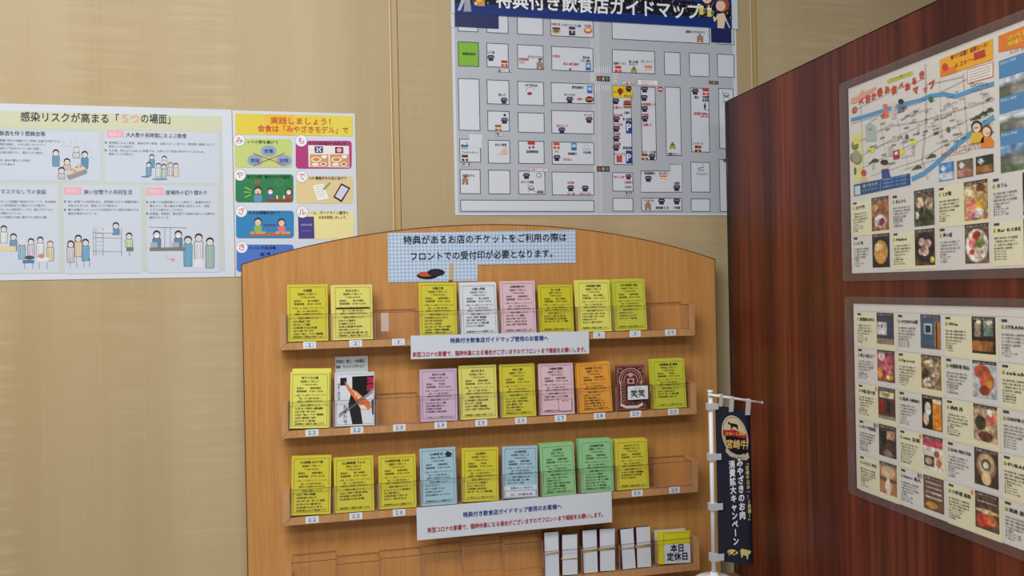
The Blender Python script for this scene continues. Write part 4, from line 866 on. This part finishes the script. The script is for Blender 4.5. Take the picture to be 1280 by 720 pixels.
# acrylic pockets: one per slot, their side walls in the gaps between the pads
for r in range(4):
    iv=sorted(OCC[r]); gaps=[]; lo=RX0+TH
    for a,b_2 in iv+[(RX1-TH,RX1)]:
        if a>lo: gaps.append((lo,a))
        lo=max(lo,b_2)
    bs=[RX0+TH+.0002]
    for i in range(1,10):
        xb=RX0+.015+SLOT*i; c=[(abs(min(max(xb,g0+.0011),g1-.0011)-xb), min(max(xb,g0+.0011),g1-.0011)) for g0,g1 in gaps if g1-g0>=.0022]
        x_=min(c)[1]; bs.append(x_)
    bs.append(RX1-TH-.0002)
    for i in range(10):
        if r < 3: pocket(RACKS[r], bs[i], bs[i+1], RB[r]+TH+.0014, RH-TH-.0016, back=(r*10+i+1 in (3,10,13,30)))
        else: pocket(RACKS[r], bs[i], bs[i+1], RB[r]+TH+.0014+[.024,.014,.017,.018,.026,.022,0,0,0,0][i], .052, back=i<6)

# ------------------------------------------------------------------ mini banner stand
YF=1.28
p0=at(890,492,1,YF); xpole=.6405; ztop=at(890,487.4,1,YF).z; zbase=at(890,719.5,1,YF).z
st=empty('mini_banner_stand', (xpole,YF,zbase-.016), label='small white stand with a narrow dark navy banner, in front of the rosewood partition', cat='banner stand')
b=MB(); b.tube([(xpole,YF,zbase),(xpole,YF,ztop-.004)],.0040,16); b.tube([(xpole,YF,ztop-.004),(xpole,YF,ztop)],[.0056,.005],16); b.build('pole', white_plastic, st, smooth=True)
ca=at(885,493,1,YF-.006); cb=at(952.5,503.4,1,YF-.006)
b=MB(); b.tube([ca,cb],.0022,12); b.tube([cb,cb+(cb-ca).normalized()*.001],[.003,.002],12); b.build('crossbar', white_plastic, st, smooth=True)
b=MB(); prof=[(0,0),(.034,0),(.036,.003),(.034,.009),(.024,.014),(.008,.0165),(.006,.022),(0,.022)]
vs=[];fs=[];sg=28
for r_,z_ in prof:
    for j in range(sg): vs.append((xpole+r_*math.cos(2*math.pi*j/sg),YF+r_*math.sin(2*math.pi*j/sg),zbase-.016+z_))
for i in range(len(prof)-1):
    for j in range(sg): fs.append((i*sg+j,i*sg+(j+1)%sg,(i+1)*sg+(j+1)%sg,(i+1)*sg+j))
b.add(vs,fs); b.build('base', white_plastic, st, smooth=True)
YC=YF-.003
tl=at(896.4,506,1,YC); tr=at(940.5,514,1,YC); blc=at(901,700.5,1,YC); brc=at(946,707.5,1,YC)
xl=at(896.6,506,1,YC).x-.0035; xr=(tr.x+brc.x)/2-.001; b=MB(); nu,nv=22,40; vs=[];fs=[]
for j in range(nv+1):
    for i in range(nu+1):
        u=i/nu; v_=j/nv; x=xl+(xr-xl)*u; z=(tl.z+(tr.z-tl.z)*u)*(1-v_)+(blc.z+(brc.z-blc.z)*u)*v_
        y=YC+ (max(0,u-.78)**2)*.16+ .0004*math.sin(v_*9)*max(0,u-.7)*4
        vs.append((x,y,z))
for j in range(nv):
    for i in range(nu): fs.append((j*(nu+1)+i,(j+1)*(nu+1)+i,(j+1)*(nu+1)+i+1,j*(nu+1)+i+1))
n=len(vs); vs2=[(x,y+.0006,z) for x,y,z in vs]; b.add(vs,fs); b.add(vs2,[f[::-1] for f in fs]); b.build('banner_cloth', cloth_m, st, smooth=True)
for (x0_,x1_,y0_,y1_) in ((899,904,494,508.5),(911.8,917.6,497,515),(932.2,938.6,500,519)):
    a=at(x0_,y0_,1,YC-.004); c_=at(x1_,y1_,1,YC-.004); b=MB()
    path=[(YF-.0095,a.z-.001),(YF-.0095,a.z+.0026-.001),(YF-.002,a.z+.0016),(YF-.0005,a.z-.002),(YC-.0008,c_.z)]
    b.prism([Vector((a.x,YC-.0012,c_.z)),Vector((c_.x,YC-.0012,c_.z)),Vector((c_.x,YF-.0088,a.z)),Vector((a.x,YF-.0088,a.z))],Vector((0,.0006,0)))
    b.prism([Vector((a.x,YF-.0088,a.z)),Vector((c_.x,YF-.0088,a.z)),Vector((c_.x,YF-.002,a.z+.0015)),Vector((a.x,YF-.002,a.z+.0015))],Vector((0,.0004,-.0004)))
    b.build('hanging_loop', tab_m, st)
for y_,xe in ((508.5,898.5),(571.5,902),(634,904),(697.5,905.5)):
    a=at(885.2 if y_<560 else 886,y_-4,1,YF-.006); c_=at(xe,y_+4,1,YF-.006); b=MB(); b.box(xpole-.0066,xpole+.0066,YF-.006,YF+.006,c_.z,a.z); b.box(xpole+.0066,c_.x,YF-.006,YF-.0045,c_.z+.0008,a.z-.0008); b.build('clip', grey_plastic, st, bevel=.0006)
k=Ink('banner_print', st, (0,YC,0), X_, Z_, px=True, lift=.0003, step=.00008)
ex,ey=918.6,545
def tilt(pts): return [(ex+(x)*1+ (y)*.10, ey+y+x*.18) for x,y in pts]
def el2(rx,ry,col,L,cx=0,cy=0,n=32): k.poly(tilt([(cx+rx*math.cos(2*math.pi*j/n),cy-ry*math.sin(2*math.pi*j/n)) for j in range(n)]),col,L)
el2(16.4,25.6,(214,204,186),1); el2(15.2,24.2,(84,66,52),2); el2(14.6,23.4,(206,188,150),3)
k.poly(tilt([(-13,-1),(13,-4),(14.4,8),(12,19),(0,25),(-11,18)]),(28,22,24),4)
k.poly(tilt([(-14.6,-5),(-6,-6.6),(0,-8),(8,-6),(15,-5),(15,1),(0,.4),(-14.6,2)]),(168,36,44),5); k.text('日本一２連覇',ex-12.4,ex+13,ey-1.4,4.6,(226,200,120),L=9,bold=.01,rot=-4)
k.poly(tilt([(-7,-17.4),(-5,-15.6),(3,-15.6),(5,-14),(4.4,-9),(3,-9),(2.6,-11.4),(-2,-11.4),(-2.6,-8),(-4.2,-8),(-4.4,-13),(-7.6,-14)]),(30,22,22),6)
k.text('宮崎牛',ex-11.8,ex+15,ey+14.2,12,(216,190,110),L=9,bold=.02,rot=-6,res=2)
k.poly(tilt([(-13,17),(-8,21),(0,23.4),(10,21.6),(14,17.6),(15.4,24),(11,28.4),(0,28.6),(-9,27),(-14,22)]),(190,180,160),8); k.text('MIYAZAKI',ex-8,ex+12,ey+27.6,3.2,(50,40,40),L=10,rot=-6)
k.text('消費拡大キャンペーン',914.4,None,575.6,10.5,(226,226,236),L=4,bold=.04,vert=True,res=2,rot=2)
k.text('みやざきのお肉',924.2,None,573.2,10.8,(226,226,236),L=4,bold=.04,vert=True,res=2,rot=2)
k.text('「宮崎牛日本一！２連覇―」',933.4,None,576,5.9,(216,198,128),L=4,bold=.02,vert=True,rot=2)
GD=(204,196,122)
k.ell(914.6,689.6,5.6,3.1,GD,3); k.ell(919.8,690.8,2.4,2,GD,3); k.rect(910.8,690,912,694.4,GD,3); k.rect(916.6,690,917.8,694.6,GD,3)
k.poly([(925,688),(927,685.6),(934,687.4),(938.6,688.6),(937.6,692),(935.4,693),(934.8,699),(933.4,699),(932.8,694.6),(928.6,693.6),(928,697),(926.6,697)],GD,3)
# stand sits on a slim plinth below the frame
zp=zbase-.016
pl=empty('plinth',(xpole,YF-.03,0),label='slim laminate plinth under the mini banner stand',cat='plinth')
b=MB(); b.box(xpole-.06,xpole+.06,YF-.11,YF+.04,0,zp-.012); b.build('column', dark_wood, pl, bevel=.002)
b=MB(); b.box(xpole-.065,xpole+.065,YF-.115,YF+.045,zp-.012,zp); b.build('top_slab', dark_wood, pl, bevel=.002)

# ------------------------------------------------------------------ laminated restaurant guides on the partition
UP=Vector((0,-1,0))                              # along the partition, towards the viewer's right
XS=XP-.0012
def guide(name, label, y0,y1,z0_,z1_, film_m):
    root=empty(name,(XP,(y0+y1)/2,z0_),label=label,cat='poster',group='laminated restaurant guides on the partition')
    b=MB(); b.box(XS,XS+.0004,y1,y0,z0_,z1_); b.build('paper', paper_mat((222,220,216)), root)
    b=MB(); l,r_,d,u=film_m; P=[]
    for cy,cz,a in ((y1-r_+.006,z1_+u-.006,0),(y0+l-.006,z1_+u-.006,90),(y0+l-.006,z0_-d+.006,180),(y1-r_+.006,z0_-d+.006,270)):
        for j in range(5):
            t_=math.radians(a+j*22.5); P.append(Vector((XS-.0022,cy-.006*math.cos(t_),cz+.006*math.sin(t_))))
    # sealed rim of the laminate, and the clear film over the sheet
    n = len(P); q = [Vector((XS-.0022, min(max(p.y,y1+.0005),y0-.0005), min(max(p.z,z0_+.0005),z1_-.0005))) for p in P]
    b.add(P+q, [(i,(i+1)%n,(i+1)%n+n,i+n) for i in range(n)]); b.build('laminate_rim', film, root)
    b=MB(); b.box(XS-.0022,XS-.0021,y1+.0006,y0-.0006,z0_+.0006,z1_-.0006); b.build('clear_film', clear_film, root)
    return root
TEXT=['炭火で焼く地鶏が自慢のお店です。','旬の食材を使った創作料理。','女性に人気の落ち着いた空間。','ご宴会も承ります。','お一人様でもお気軽にどうぞ。','延岡の味を楽しめる居酒屋。']
def cell(k, yl, zt, no, name, seed, tagc, photo_args, bg=None, cw=.0885, ch=.0535, ph=(.044,.0382,.0500)):
    """yl: distance of the cell's left edge along -Y from y=0 (as u = -y)"""
    u0=-yl; 
    if bg: k.quad_uv(u0-.0015,zt-ch,u0+cw-.004,zt,bg,1)
    k.quad_uv(u0+.0008,zt-.0040,u0+.0095,zt-.0008,tagc,2)
    k.quad_uv(u0+.0005,zt-.0125,u0+.0045,zt-.0072,(206,212,90),2)
    k.text(str(no),(u0+.0008)*1000,None,-(zt-.0118)*1000,4.6,(70,84,30),L=5,bold=.01)
    k.text(name,(u0+.0068)*1000,(u0+.0068)*1000+min(34,5.4*len(name)),-(zt-.0120)*1000,5.8,(40,36,34),L=5,bold=.04)
    rr=random.Random(seed)
    for i in range(4): k.text(TEXT[rr.randrange(6)][:12],(u0+.001)*1000,(u0+.036-(i==3)*.008)*1000,-(zt-.0205-.0042*i)*1000,3.2,(96,92,88),L=4,bold=.02)
    for i in range(4): k.text(rr.choice(['住 延岡市中央通','営 17:00～24:00','休 日曜日','席 カウンター８席','℡ 0982-33-']) ,(u0+.001)*1000,None,-(zt-.0365-.0032*i)*1000,2.7,(80,76,74),L=4,bold=.02)
    a=u0+ph[0]; base,blobs,s_,amp,tp=photo_args
    photo(k,a*1000,-(zt+.0012)*1000,(a+ph[1])*1000,-(zt+.0012-ph[2])*1000,base,blobs,s_,amp,nx=28,ny=36,f=10,top=tp)
    if tp: k.text('お通しサービス',(a+.003)*1000,(a+ph[1]-.003)*1000,-(zt-.0028)*1000,2.8,(220,216,214),L=5)
DK=(70,62,62)
PH={
'table':((150,104,68),[(.75,.22,.12,.16,(196,110,70)),(.5,.72,.34,.2,(214,206,214)),(.6,.75,.16,.12,(150,60,84)),(.2,.3,.2,.1,(196,160,120))],3,.5,DK),
'plants':((96,84,66),[(.3,.35,.2,.15,(200,170,150)),(.75,.4,.2,.16,(196,170,150)),(.5,.8,.5,.25,(60,70,44)),(.15,.7,.1,.1,(220,216,210))],4,.8,DK),
'soup':((52,46,46),[(.5,.55,.46,.42,(30,26,24)),(.5,.55,.40,.36,(206,150,76)),(.3,.4,.16,.12,(236,220,180)),(.55,.38,.14,.1,(220,180,120)),(.5,.7,.25,.1,(226,170,90))],5,.25,DK),
'squid':((100,66,44),[(.5,.5,.5,.42,(40,30,28)),(.35,.35,.16,.12,(206,170,150)),(.65,.4,.18,.12,(196,160,146)),(.5,.6,.2,.14,(214,182,160)),(.3,.6,.12,.1,(186,150,136)),(.85,.85,.1,.08,(206,196,70))],6,.7,DK),
'sashimi':((186,150,100),[(.2,.25,.2,.12,(226,210,180)),(.7,.2,.2,.1,(96,60,40)),(.35,.6,.2,.15,(226,130,110)),(.65,.6,.16,.14,(214,170,60)),(.6,.82,.22,.12,(236,226,220)),(.3,.85,.15,.1,(196,110,130))],7,.6,DK),
'salad':((110,84,60),[(.5,.55,.48,.42,(226,216,204)),(.5,.3,.16,.12,(206,60,50)),(.35,.5,.2,.12,(226,130,120)),(.65,.5,.2,.12,(120,140,70)),(.5,.7,.26,.1,(236,216,180)),(.3,.72,.12,.08,(200,70,70))],8,.6,DK),
'sign':((62,66,88),[(.3,.5,.28,.2,(222,220,222),1),(.3,.42,.06,.06,(180,50,50)),(.12,.42,.05,.05,(180,50,50)),(.5,.92,.5,.1,(150,130,110),1)],9,.25,DK),
'night':((74,92,118),[(.38,.42,.2,.16,(186,214,232),1),(.38,.42,.13,.11,(26,34,48),1),(.85,.6,.16,.4,(176,120,66),1),(.8,.6,.03,.4,(60,40,30),1)],10,.2,DK),
'counter':((44,34,30),[(.25,.35,.14,.2,(160,150,130),1),(.7,.3,.2,.22,(120,140,130),1),(.3,.15,.1,.06,(236,220,180)),(.75,.15,.12,.06,(240,226,190)),(.4,.8,.5,.14,(150,96,50),1)],11,.5,DK),
'meat':((190,196,200),[(.4,.3,.34,.2,(178,80,60)),(.6,.55,.3,.28,(196,96,60)),(.7,.6,.14,.1,(220,160,60)),(.5,.8,.22,.14,(150,60,40))],12,.35,DK),
'beef':((150,70,80),[(.5,.4,.4,.25,(196,100,110)),(.25,.2,.2,.15,(226,190,190)),(.15,.75,.14,.2,(226,150,60)),(.7,.85,.2,.08,(230,220,80)),(.7,.7,.2,.1,(196,120,120))],13,.5,DK),
'kitchen':((150,116,84),[(.5,.25,.4,.1,(206,190,160)),(.2,.6,.2,.2,(80,60,50)),(.7,.5,.2,.16,(190,170,150)),(.4,.8,.3,.14,(206,196,186))],14,.7,DK),
'front':((90,62,58),[(.5,.22,.42,.1,(226,220,200),1),(.45,.22,.2,.06,(160,140,60),1),(.2,.6,.16,.2,(150,40,40),1),(.6,.6,.1,.2,(40,36,36),1),(.5,.95,.5,.06,(150,140,130),1)],15,.3,DK),
'beer':((34,28,28),[(.75,.5,.22,.5,(222,140,50),1),(.75,.12,.2,.1,(240,230,210),1),(.3,.4,.16,.2,(230,226,220)),(.2,.7,.14,.2,(226,200,180))],16,.3,DK),
'tray':((180,150,120),[(.3,.5,.24,.2,(60,54,44)),(.75,.35,.2,.16,(206,100,90)),(.7,.2,.1,.1,(230,220,210)),(.5,.85,.3,.14,(90,50,46))],17,.6,DK),
'alley':((70,50,46),[(.3,.4,.14,.2,(30,26,28),1),(.7,.3,.24,.14,(196,150,120),1),(.5,.9,.3,.14,(120,100,84))],18,.6,DK),
'pink':((222,216,206),[(.5,.16,.5,.16,(196,70,96),1),(.7,.5,.14,.1,(160,90,60)),(.3,.75,.25,.16,(60,50,46),1),(.3,.75,.18,.11,(200,170,140)),(.8,.75,.14,.12,(190,110,70))],19,.3,DK),
'glass':((70,48,44),[(.5,.45,.42,.36,(150,110,84)),(.5,.4,.34,.28,(206,180,140)),(.5,.42,.2,.16,(96,70,50)),(.5,.8,.2,.18,(226,196,150)),(.5,.44,.12,.09,(230,226,220))],20,.25,DK),
'tatami':((176,126,84),[(.5,.3,.4,.2,(214,186,150)),(.5,.75,.18,.25,(236,224,206)),(.2,.55,.2,.06,(110,70,50),1),(.8,.55,.2,.06,(110,70,50),1)],21,.2,DK),
'menu':((110,82,62),[(.5,.2,.4,.02,(214,206,196),1),(.5,.34,.4,.02,(214,206,196),1),(.5,.48,.4,.02,(214,206,196),1),(.5,.62,.4,.02,(206,196,186),1),(.4,.85,.3,.1,(206,160,80))],22,.3,DK),
'crab':((96,72,60),[(.4,.75,.34,.2,(196,70,50)),(.7,.7,.2,.14,(214,120,70)),(.5,.5,.5,.06,(214,190,150)),(.5,.25,.4,.02,(210,200,190),1)],23,.6,DK),
}
TG=(84,58,78)
# upper guide
gu=guide('restaurant_map_guide','upper laminated town map guide with orange-red lettering and food photos, on the rosewood partition',1.1062,.686,ZC+.0104,ZC+.3004,(.020,.02,.012,.012))
O0=Vector((XS,0,0))
k=Ink('map_print', gu, O0, UP, Z_, px=True)
km=Ink('shop_listings', gu, O0, UP, Z_)
for i,yc in enumerate((1.1000,1.0100,.9195,.8300)):
    for j,zt in enumerate((ZC+.1215,ZC+.0670)):
        nm=[['ゑびす門','あんのん','とが龍','あうん'],['ふじ海','Haku','夢の屋','Bar KOBE']][j][i]; pk_=[['table','plants','sashimi','counter'],['soup','squid','salad','night']][j][i]
        cell(km,yc,zt,[[1,2,3,4],[5,6,7,8]][j][i],nm,i*7+j*3,TG if (i+j)%2 else (74,70,90),PH[pk_],(232,228,196) if (i+j)%2==0 else None)
k.poly([(1064.6,170),(1079,163),(1080,226),(1067,229)],(222,222,160),1.2)
for x,y,a,b in ((1069,182,4.6,6),(1072,198,6,8),(1067,197,4,6)): k.ell(x,y,a,b,(120,136,80),2)
k.rect(1067,172,1075,179,(226,220,110),2.4); k.ell(1071,196,5.4,8,(168,160,140),2.6); k.ell(1069.4,214,1.6,5,(96,120,70),2.4)
RV=(92,158,206)
k.line([(1064,150),(1080,146),(1102,139),(1120,133),(1135,129),(1150,125.5),(1163,120),(1180,117.6),(1195,120.5),(1215,113),(1243,104.5)],.0058,RV,2)
k.line([(1140,224),(1155,217),(1172,203),(1198,180),(1225,158),(1243,146)],.0068,RV,2)
GRD=(196,188,176)
for pts_,wd in (([(1064,155),(1150,128),(1243,82)],.0020),([(1076,128),(1080,230)],.0022),([(1157,80),(1158,152),(1153,200),(1160,224)],.0048),([(1068,180),(1110,158),(1150,152),(1243,124)],.0034),([(1066,200),(1120,172),(1160,152)],.0016),([(1088,220),(1150,200),(1200,170),(1243,150)],.0014),([(1100,150),(1112,216)],.0014),([(1120,140),(1136,212)],.0014),([(1170,140),(1188,200)],.0012),([(1190,130),(1204,176)],.0012),([(1204,92),(1210,180)],.0030),([(1064,140),(1120,112),(1157,98)],.0014),([(1070,214),(1140,180),(1210,150)],.0012),([(1130,212),(1180,196),(1210,190)],.0012),([(1175,100),(1178,200)],.0012),([(1225,95),(1230,140)],.0010),([(1158,106),(1204,96)],.0022)):
    k.line(pts_,wd*.72,GRD,1.6)
k.poly([(1064,123),(1073,120),(1078,112),(1082,115),(1095,108),(1096,111),(1084,120),(1070,129),(1064,130)],(226,168,150),3)
for ch,x,y,s_ in (('の',1066.5,143,9.4),('べ',1074.6,132.6,8.8),('お',1082.8,129.4,9.6),('か',1090.4,125.6,8.8),('呑',1098,121,9.2),('み',1107,117.4,8.8),('食',1115.4,118.4,9.8),('べ',1125,111.6,7.6),('あ',1132.4,113.6,8.8),('る',1141,106.4,8.4),('き',1150,99.4,9.4),('マ',1142.6,118.4,9),('ッ',1155,116,8),('プ',1162.6,111.6,9.2)):
    k.text(ch,x-.6,None,y,s_*1.14,(212,74,40),L=6,bold=.055,res=2,rot=8)
k.poly([(1109,100),(1141,88.6),(1142,92.8),(1110,104.4)],(206,206,80),3); k.text('うまいもん通りマップ',1112,1139,102,3,(60,90,60),L=5,rot=0)
k.poly([(1175,74.6),(1241.6,48.4),(1241.8,74),(1175.6,97)],(238,176,52),3)
k.poly([(1176,88),(1196,82),(1196.6,90),(1176.4,96)],(232,130,60),3.6); k.ell(1182,84,4,5,(214,70,50),4.4)
k.text('食べて応援！延岡エール！',1189,1239,74.8,6.4,(150,40,24),L=6,bold=.03); k.text('6.20～8.18',1194,1234,84.6,7.4,(196,60,40),L=6,bold=.02)
k.rect(1218,66.4,1232,71,(196,60,70),4)
k.poly([(1209.4,87),(1242,77),(1242,96),(1209.8,104.6)],(226,120,110),3); k.poly([(1210.2,88),(1241.2,78.4),(1241.2,95.2),(1210.6,103.6)],(240,234,230),3.6)
for j in range(4): k.line([(1212,90.6+j*3.4),(1239,82.2+j*3.4)],.0006,(150,120,120),5)
for x,y,a,b,c_ in ((1107,132.6,3.4,3,(206,130,100)),(1117.6,131,3.2,3,(226,206,180)),(1126.6,127,3.6,3.4,(60,50,50))): k.ell(x,y,a,b,c_,4)
k.poly([(1102,149),(1105,137),(1110,136),(1112,146)],(226,120,90),4); k.poly([(1122,142),(1124,131),(1130,130),(1131,139)],(120,124,150),4); k.rect(1114.6,134,1120,148,(200,196,190),3.8)
k.poly([(1082,157),(1088,152),(1095,158),(1096,176),(1083,177)],(176,190,186),3)
for x,y,c_,h__ in ((1221.5,158.6,(232,190,60),HD),(1234,164,(226,140,60),(120,80,50))):
    k.ell(x,y,7,8.2,h__,4); k.ell(x,y+1,5,6,(244,214,186),5); k.poly([(x-8,y+13),(x-5,y+7),(x+5,y+7),(x+9,y+12),(x+9,y+20),(x-8,y+21)],c_,4.5)
k.ell(1106.4,206,5,5.4,(238,208,180),4); k.ell(1106,203,5,3.6,HD,4.4); k.poly([(1102,212),(1111,211),(1114,222),(1103,223)],(60,84,150),4); k.ell(1080,216,3.4,4,(206,80,60),4); k.ell(1080,224,4,4,(232,190,140),3.8)
k.rect(1117,188.6,1125,198,(176,50,50),4); k.rect(1119,190,1123,193,(240,226,220),5)
for x,y in ((1089,187),(1126,190),(1142,178)): k.ell(x,y,5,4.4,(222,222,110),2.2)
for x,y in ((1112,190),(1115,190),(1142,186),(1148,162),(1092,206)): k.rect(x-1.6,y-6,x+1.6,y+5,(196,198,200),3,(120,124,130),.0004)
for x,y in ((1092,202),(1146,210),(1164,196),(1220,148),(1228,143),(1236,139)): k.poly([(x-7,y+3),(x-2,y-1),(x+1,y-4),(x+6,y-3),(x+7,y)],(70,92,60),4)
k.ell(1164,124,3,4,(70,116,84),4); k.ell(1134,171,2.4,3.2,(90,106,96),4); k.ell(1186,162,2.6,3.6,(90,106,96),4)
for x in (1216,1222,1228,1234): k.ring(x,106,2.4,2,.0008,(120,110,104),4)
k.poly([(1067.6,231),(1138,216.6),(1138.6,231),(1068,245.4)],(40,86,150),3); k.rect(1069,233,1076,243,(206,216,226),4)
k.line([(1101,225.6),(1101,238)],.0006,(200,210,226),5)
for j in range(3): k.text('お得なクーポン付き',1104,1134,226.4+j*4.4,3,(200,212,230),L=5)
k.text('食べあるき',1079,1098,234.6,4.6,(222,214,90),L=5,bold=.02); k.text('スタンプラリー',1078,1099,240,3.2,(222,214,90),L=5)
k.text('延岡でアウトドアを楽しもう！',1177,1230,196,5,(206,120,50),L=5,bold=.02); k.text('ニューのべおか',1188,1226,188.6,4.4,(120,110,60),L=5,bold=.02)
rr=random.Random(5)
for _ in range(95):
    x=rr.uniform(1084,1238); y=248-(x-1066)*.33-rr.uniform(24,92)
    if y>118-(x-1066)*.30: k.text(rr.choice(['居酒屋','ゆうゆう','サンク','炭火焼鳥','ホテル','はな','スナック','食事処','市役所','駐車場','エンシティホテル','バーハロー']),x,None,y,2.9,(84,80,80),L=5,bold=.02)
for q,(b1,b2) in zip(((1173.8,205,1193,224),(1196.4,201.4,1217,220),(1220,196.4,1242.5,214.6)),(((80,140,206),(196,206,214)),((110,96,76),(176,120,110)),((40,54,50),(160,110,60)))):
    photo(k,*q,b1,[(.5,.75,.5,.2,b2,1),(.3,.3,.2,.12,(236,240,244))],int(q[0])%30,.4,nx=12,ny=10)
k.poly([(1248.4,45),(1282,32),(1282,58),(1248.6,65.4)],(226,130,50),3)
k.text('のべおか',1260,1296,51,8.4,(232,210,60),L=6,bold=.03); k.text('美味しい',1260,1290,58.4,6.4,(226,220,80),L=6,bold=.03)
k.text('人気 観光',1262,1290,68,4.4,(196,140,110),L=5)
for (a,b,c_,d,sky) in ((1249,83.4,1300,118,(214,224,236)),(1249.6,130,1300,163,(206,216,226)),(1250.6,173,1300,208,(126,164,204))):
    photo(k,a,b,c_,d,sky,[(.5,.8,.6,.3,(96,116,84),1),(.3,.62,.3,.12,(110,120,110)),(.7,.7,.4,.1,(150,150,146),1)],int(b)%30,.5,nx=20,ny=14)
    k.rect(a,b-7,c_,b,(84,142,192),3); k.text('愛宕山 展望',a+2,a+22,b-2.2,3.6,(226,236,246),L=5)
# lower guide
gl=guide('restaurant_list_guide','lower laminated restaurant list with a grid of small shop photos, on the rosewood partition',1.1042,.684,ZC-.3262,ZC-.0368,(.019,.02,.012,.011))
k=Ink('shop_listings', gl, O0, UP, Z_)
names=[['居酒屋KENTA','ODENYA蔵','Win','STRANGE'],['極上の屋上ビア','Spoon','中国料理 和山','sakaba'],['中国 喜多蔵','炭火 HIBIKI','焼肉 苑','SHAMROCK'],['びいす倶楽部','emia 百果','BAR MEISTER','FUBAR'],['いまさら寿司','bistro 真人','小料理 喜酔','炭焼 源']]
pics=[['sign','night','counter','table'],['beef','kitchen','meat','salad'],['front','beer','tray','plants'],['alley','pink','glass','soup'],['tatami','menu','crab','squid']]
for j in range(5):
    for i in range(4):
        cell(k,1.0950-.0912*i,ZC-.0506-.0555*j,9+j*4+i,names[j][i],j*5+i,TG,PH[pics[j][i]],(230,226,196) if (i+j)%2==0 else None,cw=.0912,ch=.0545,ph=(.0455,.0375,.0465))
for j in range(5): k.quad_uv(-1.097,ZC-.0495-.0555*j+.0014,-.70,ZC-.0495-.0555*j+.0018,(196,192,186),1.2)
for (i,j) in ((0,2),(0,3),(1,3),(1,4),(2,4)):
    u0=-(1.0950-.0912*i)+.041; z_=ZC-.0506-.0555*j-.003
    k.put([(u0+.0022*math.cos(2*math.pi*t_/12),z_+.0034*math.sin(2*math.pi*t_/12)) for t_ in range(12)],[tuple(range(12))],lin((222,140,60)),3)
    if (i+j)%2: k.put([(u0-.005+.0022*math.cos(2*math.pi*t_/12),z_+.0034*math.sin(2*math.pi*t_/12)) for t_ in range(12)],[tuple(range(12))],lin((70,120,176)),3)

flush_inks()
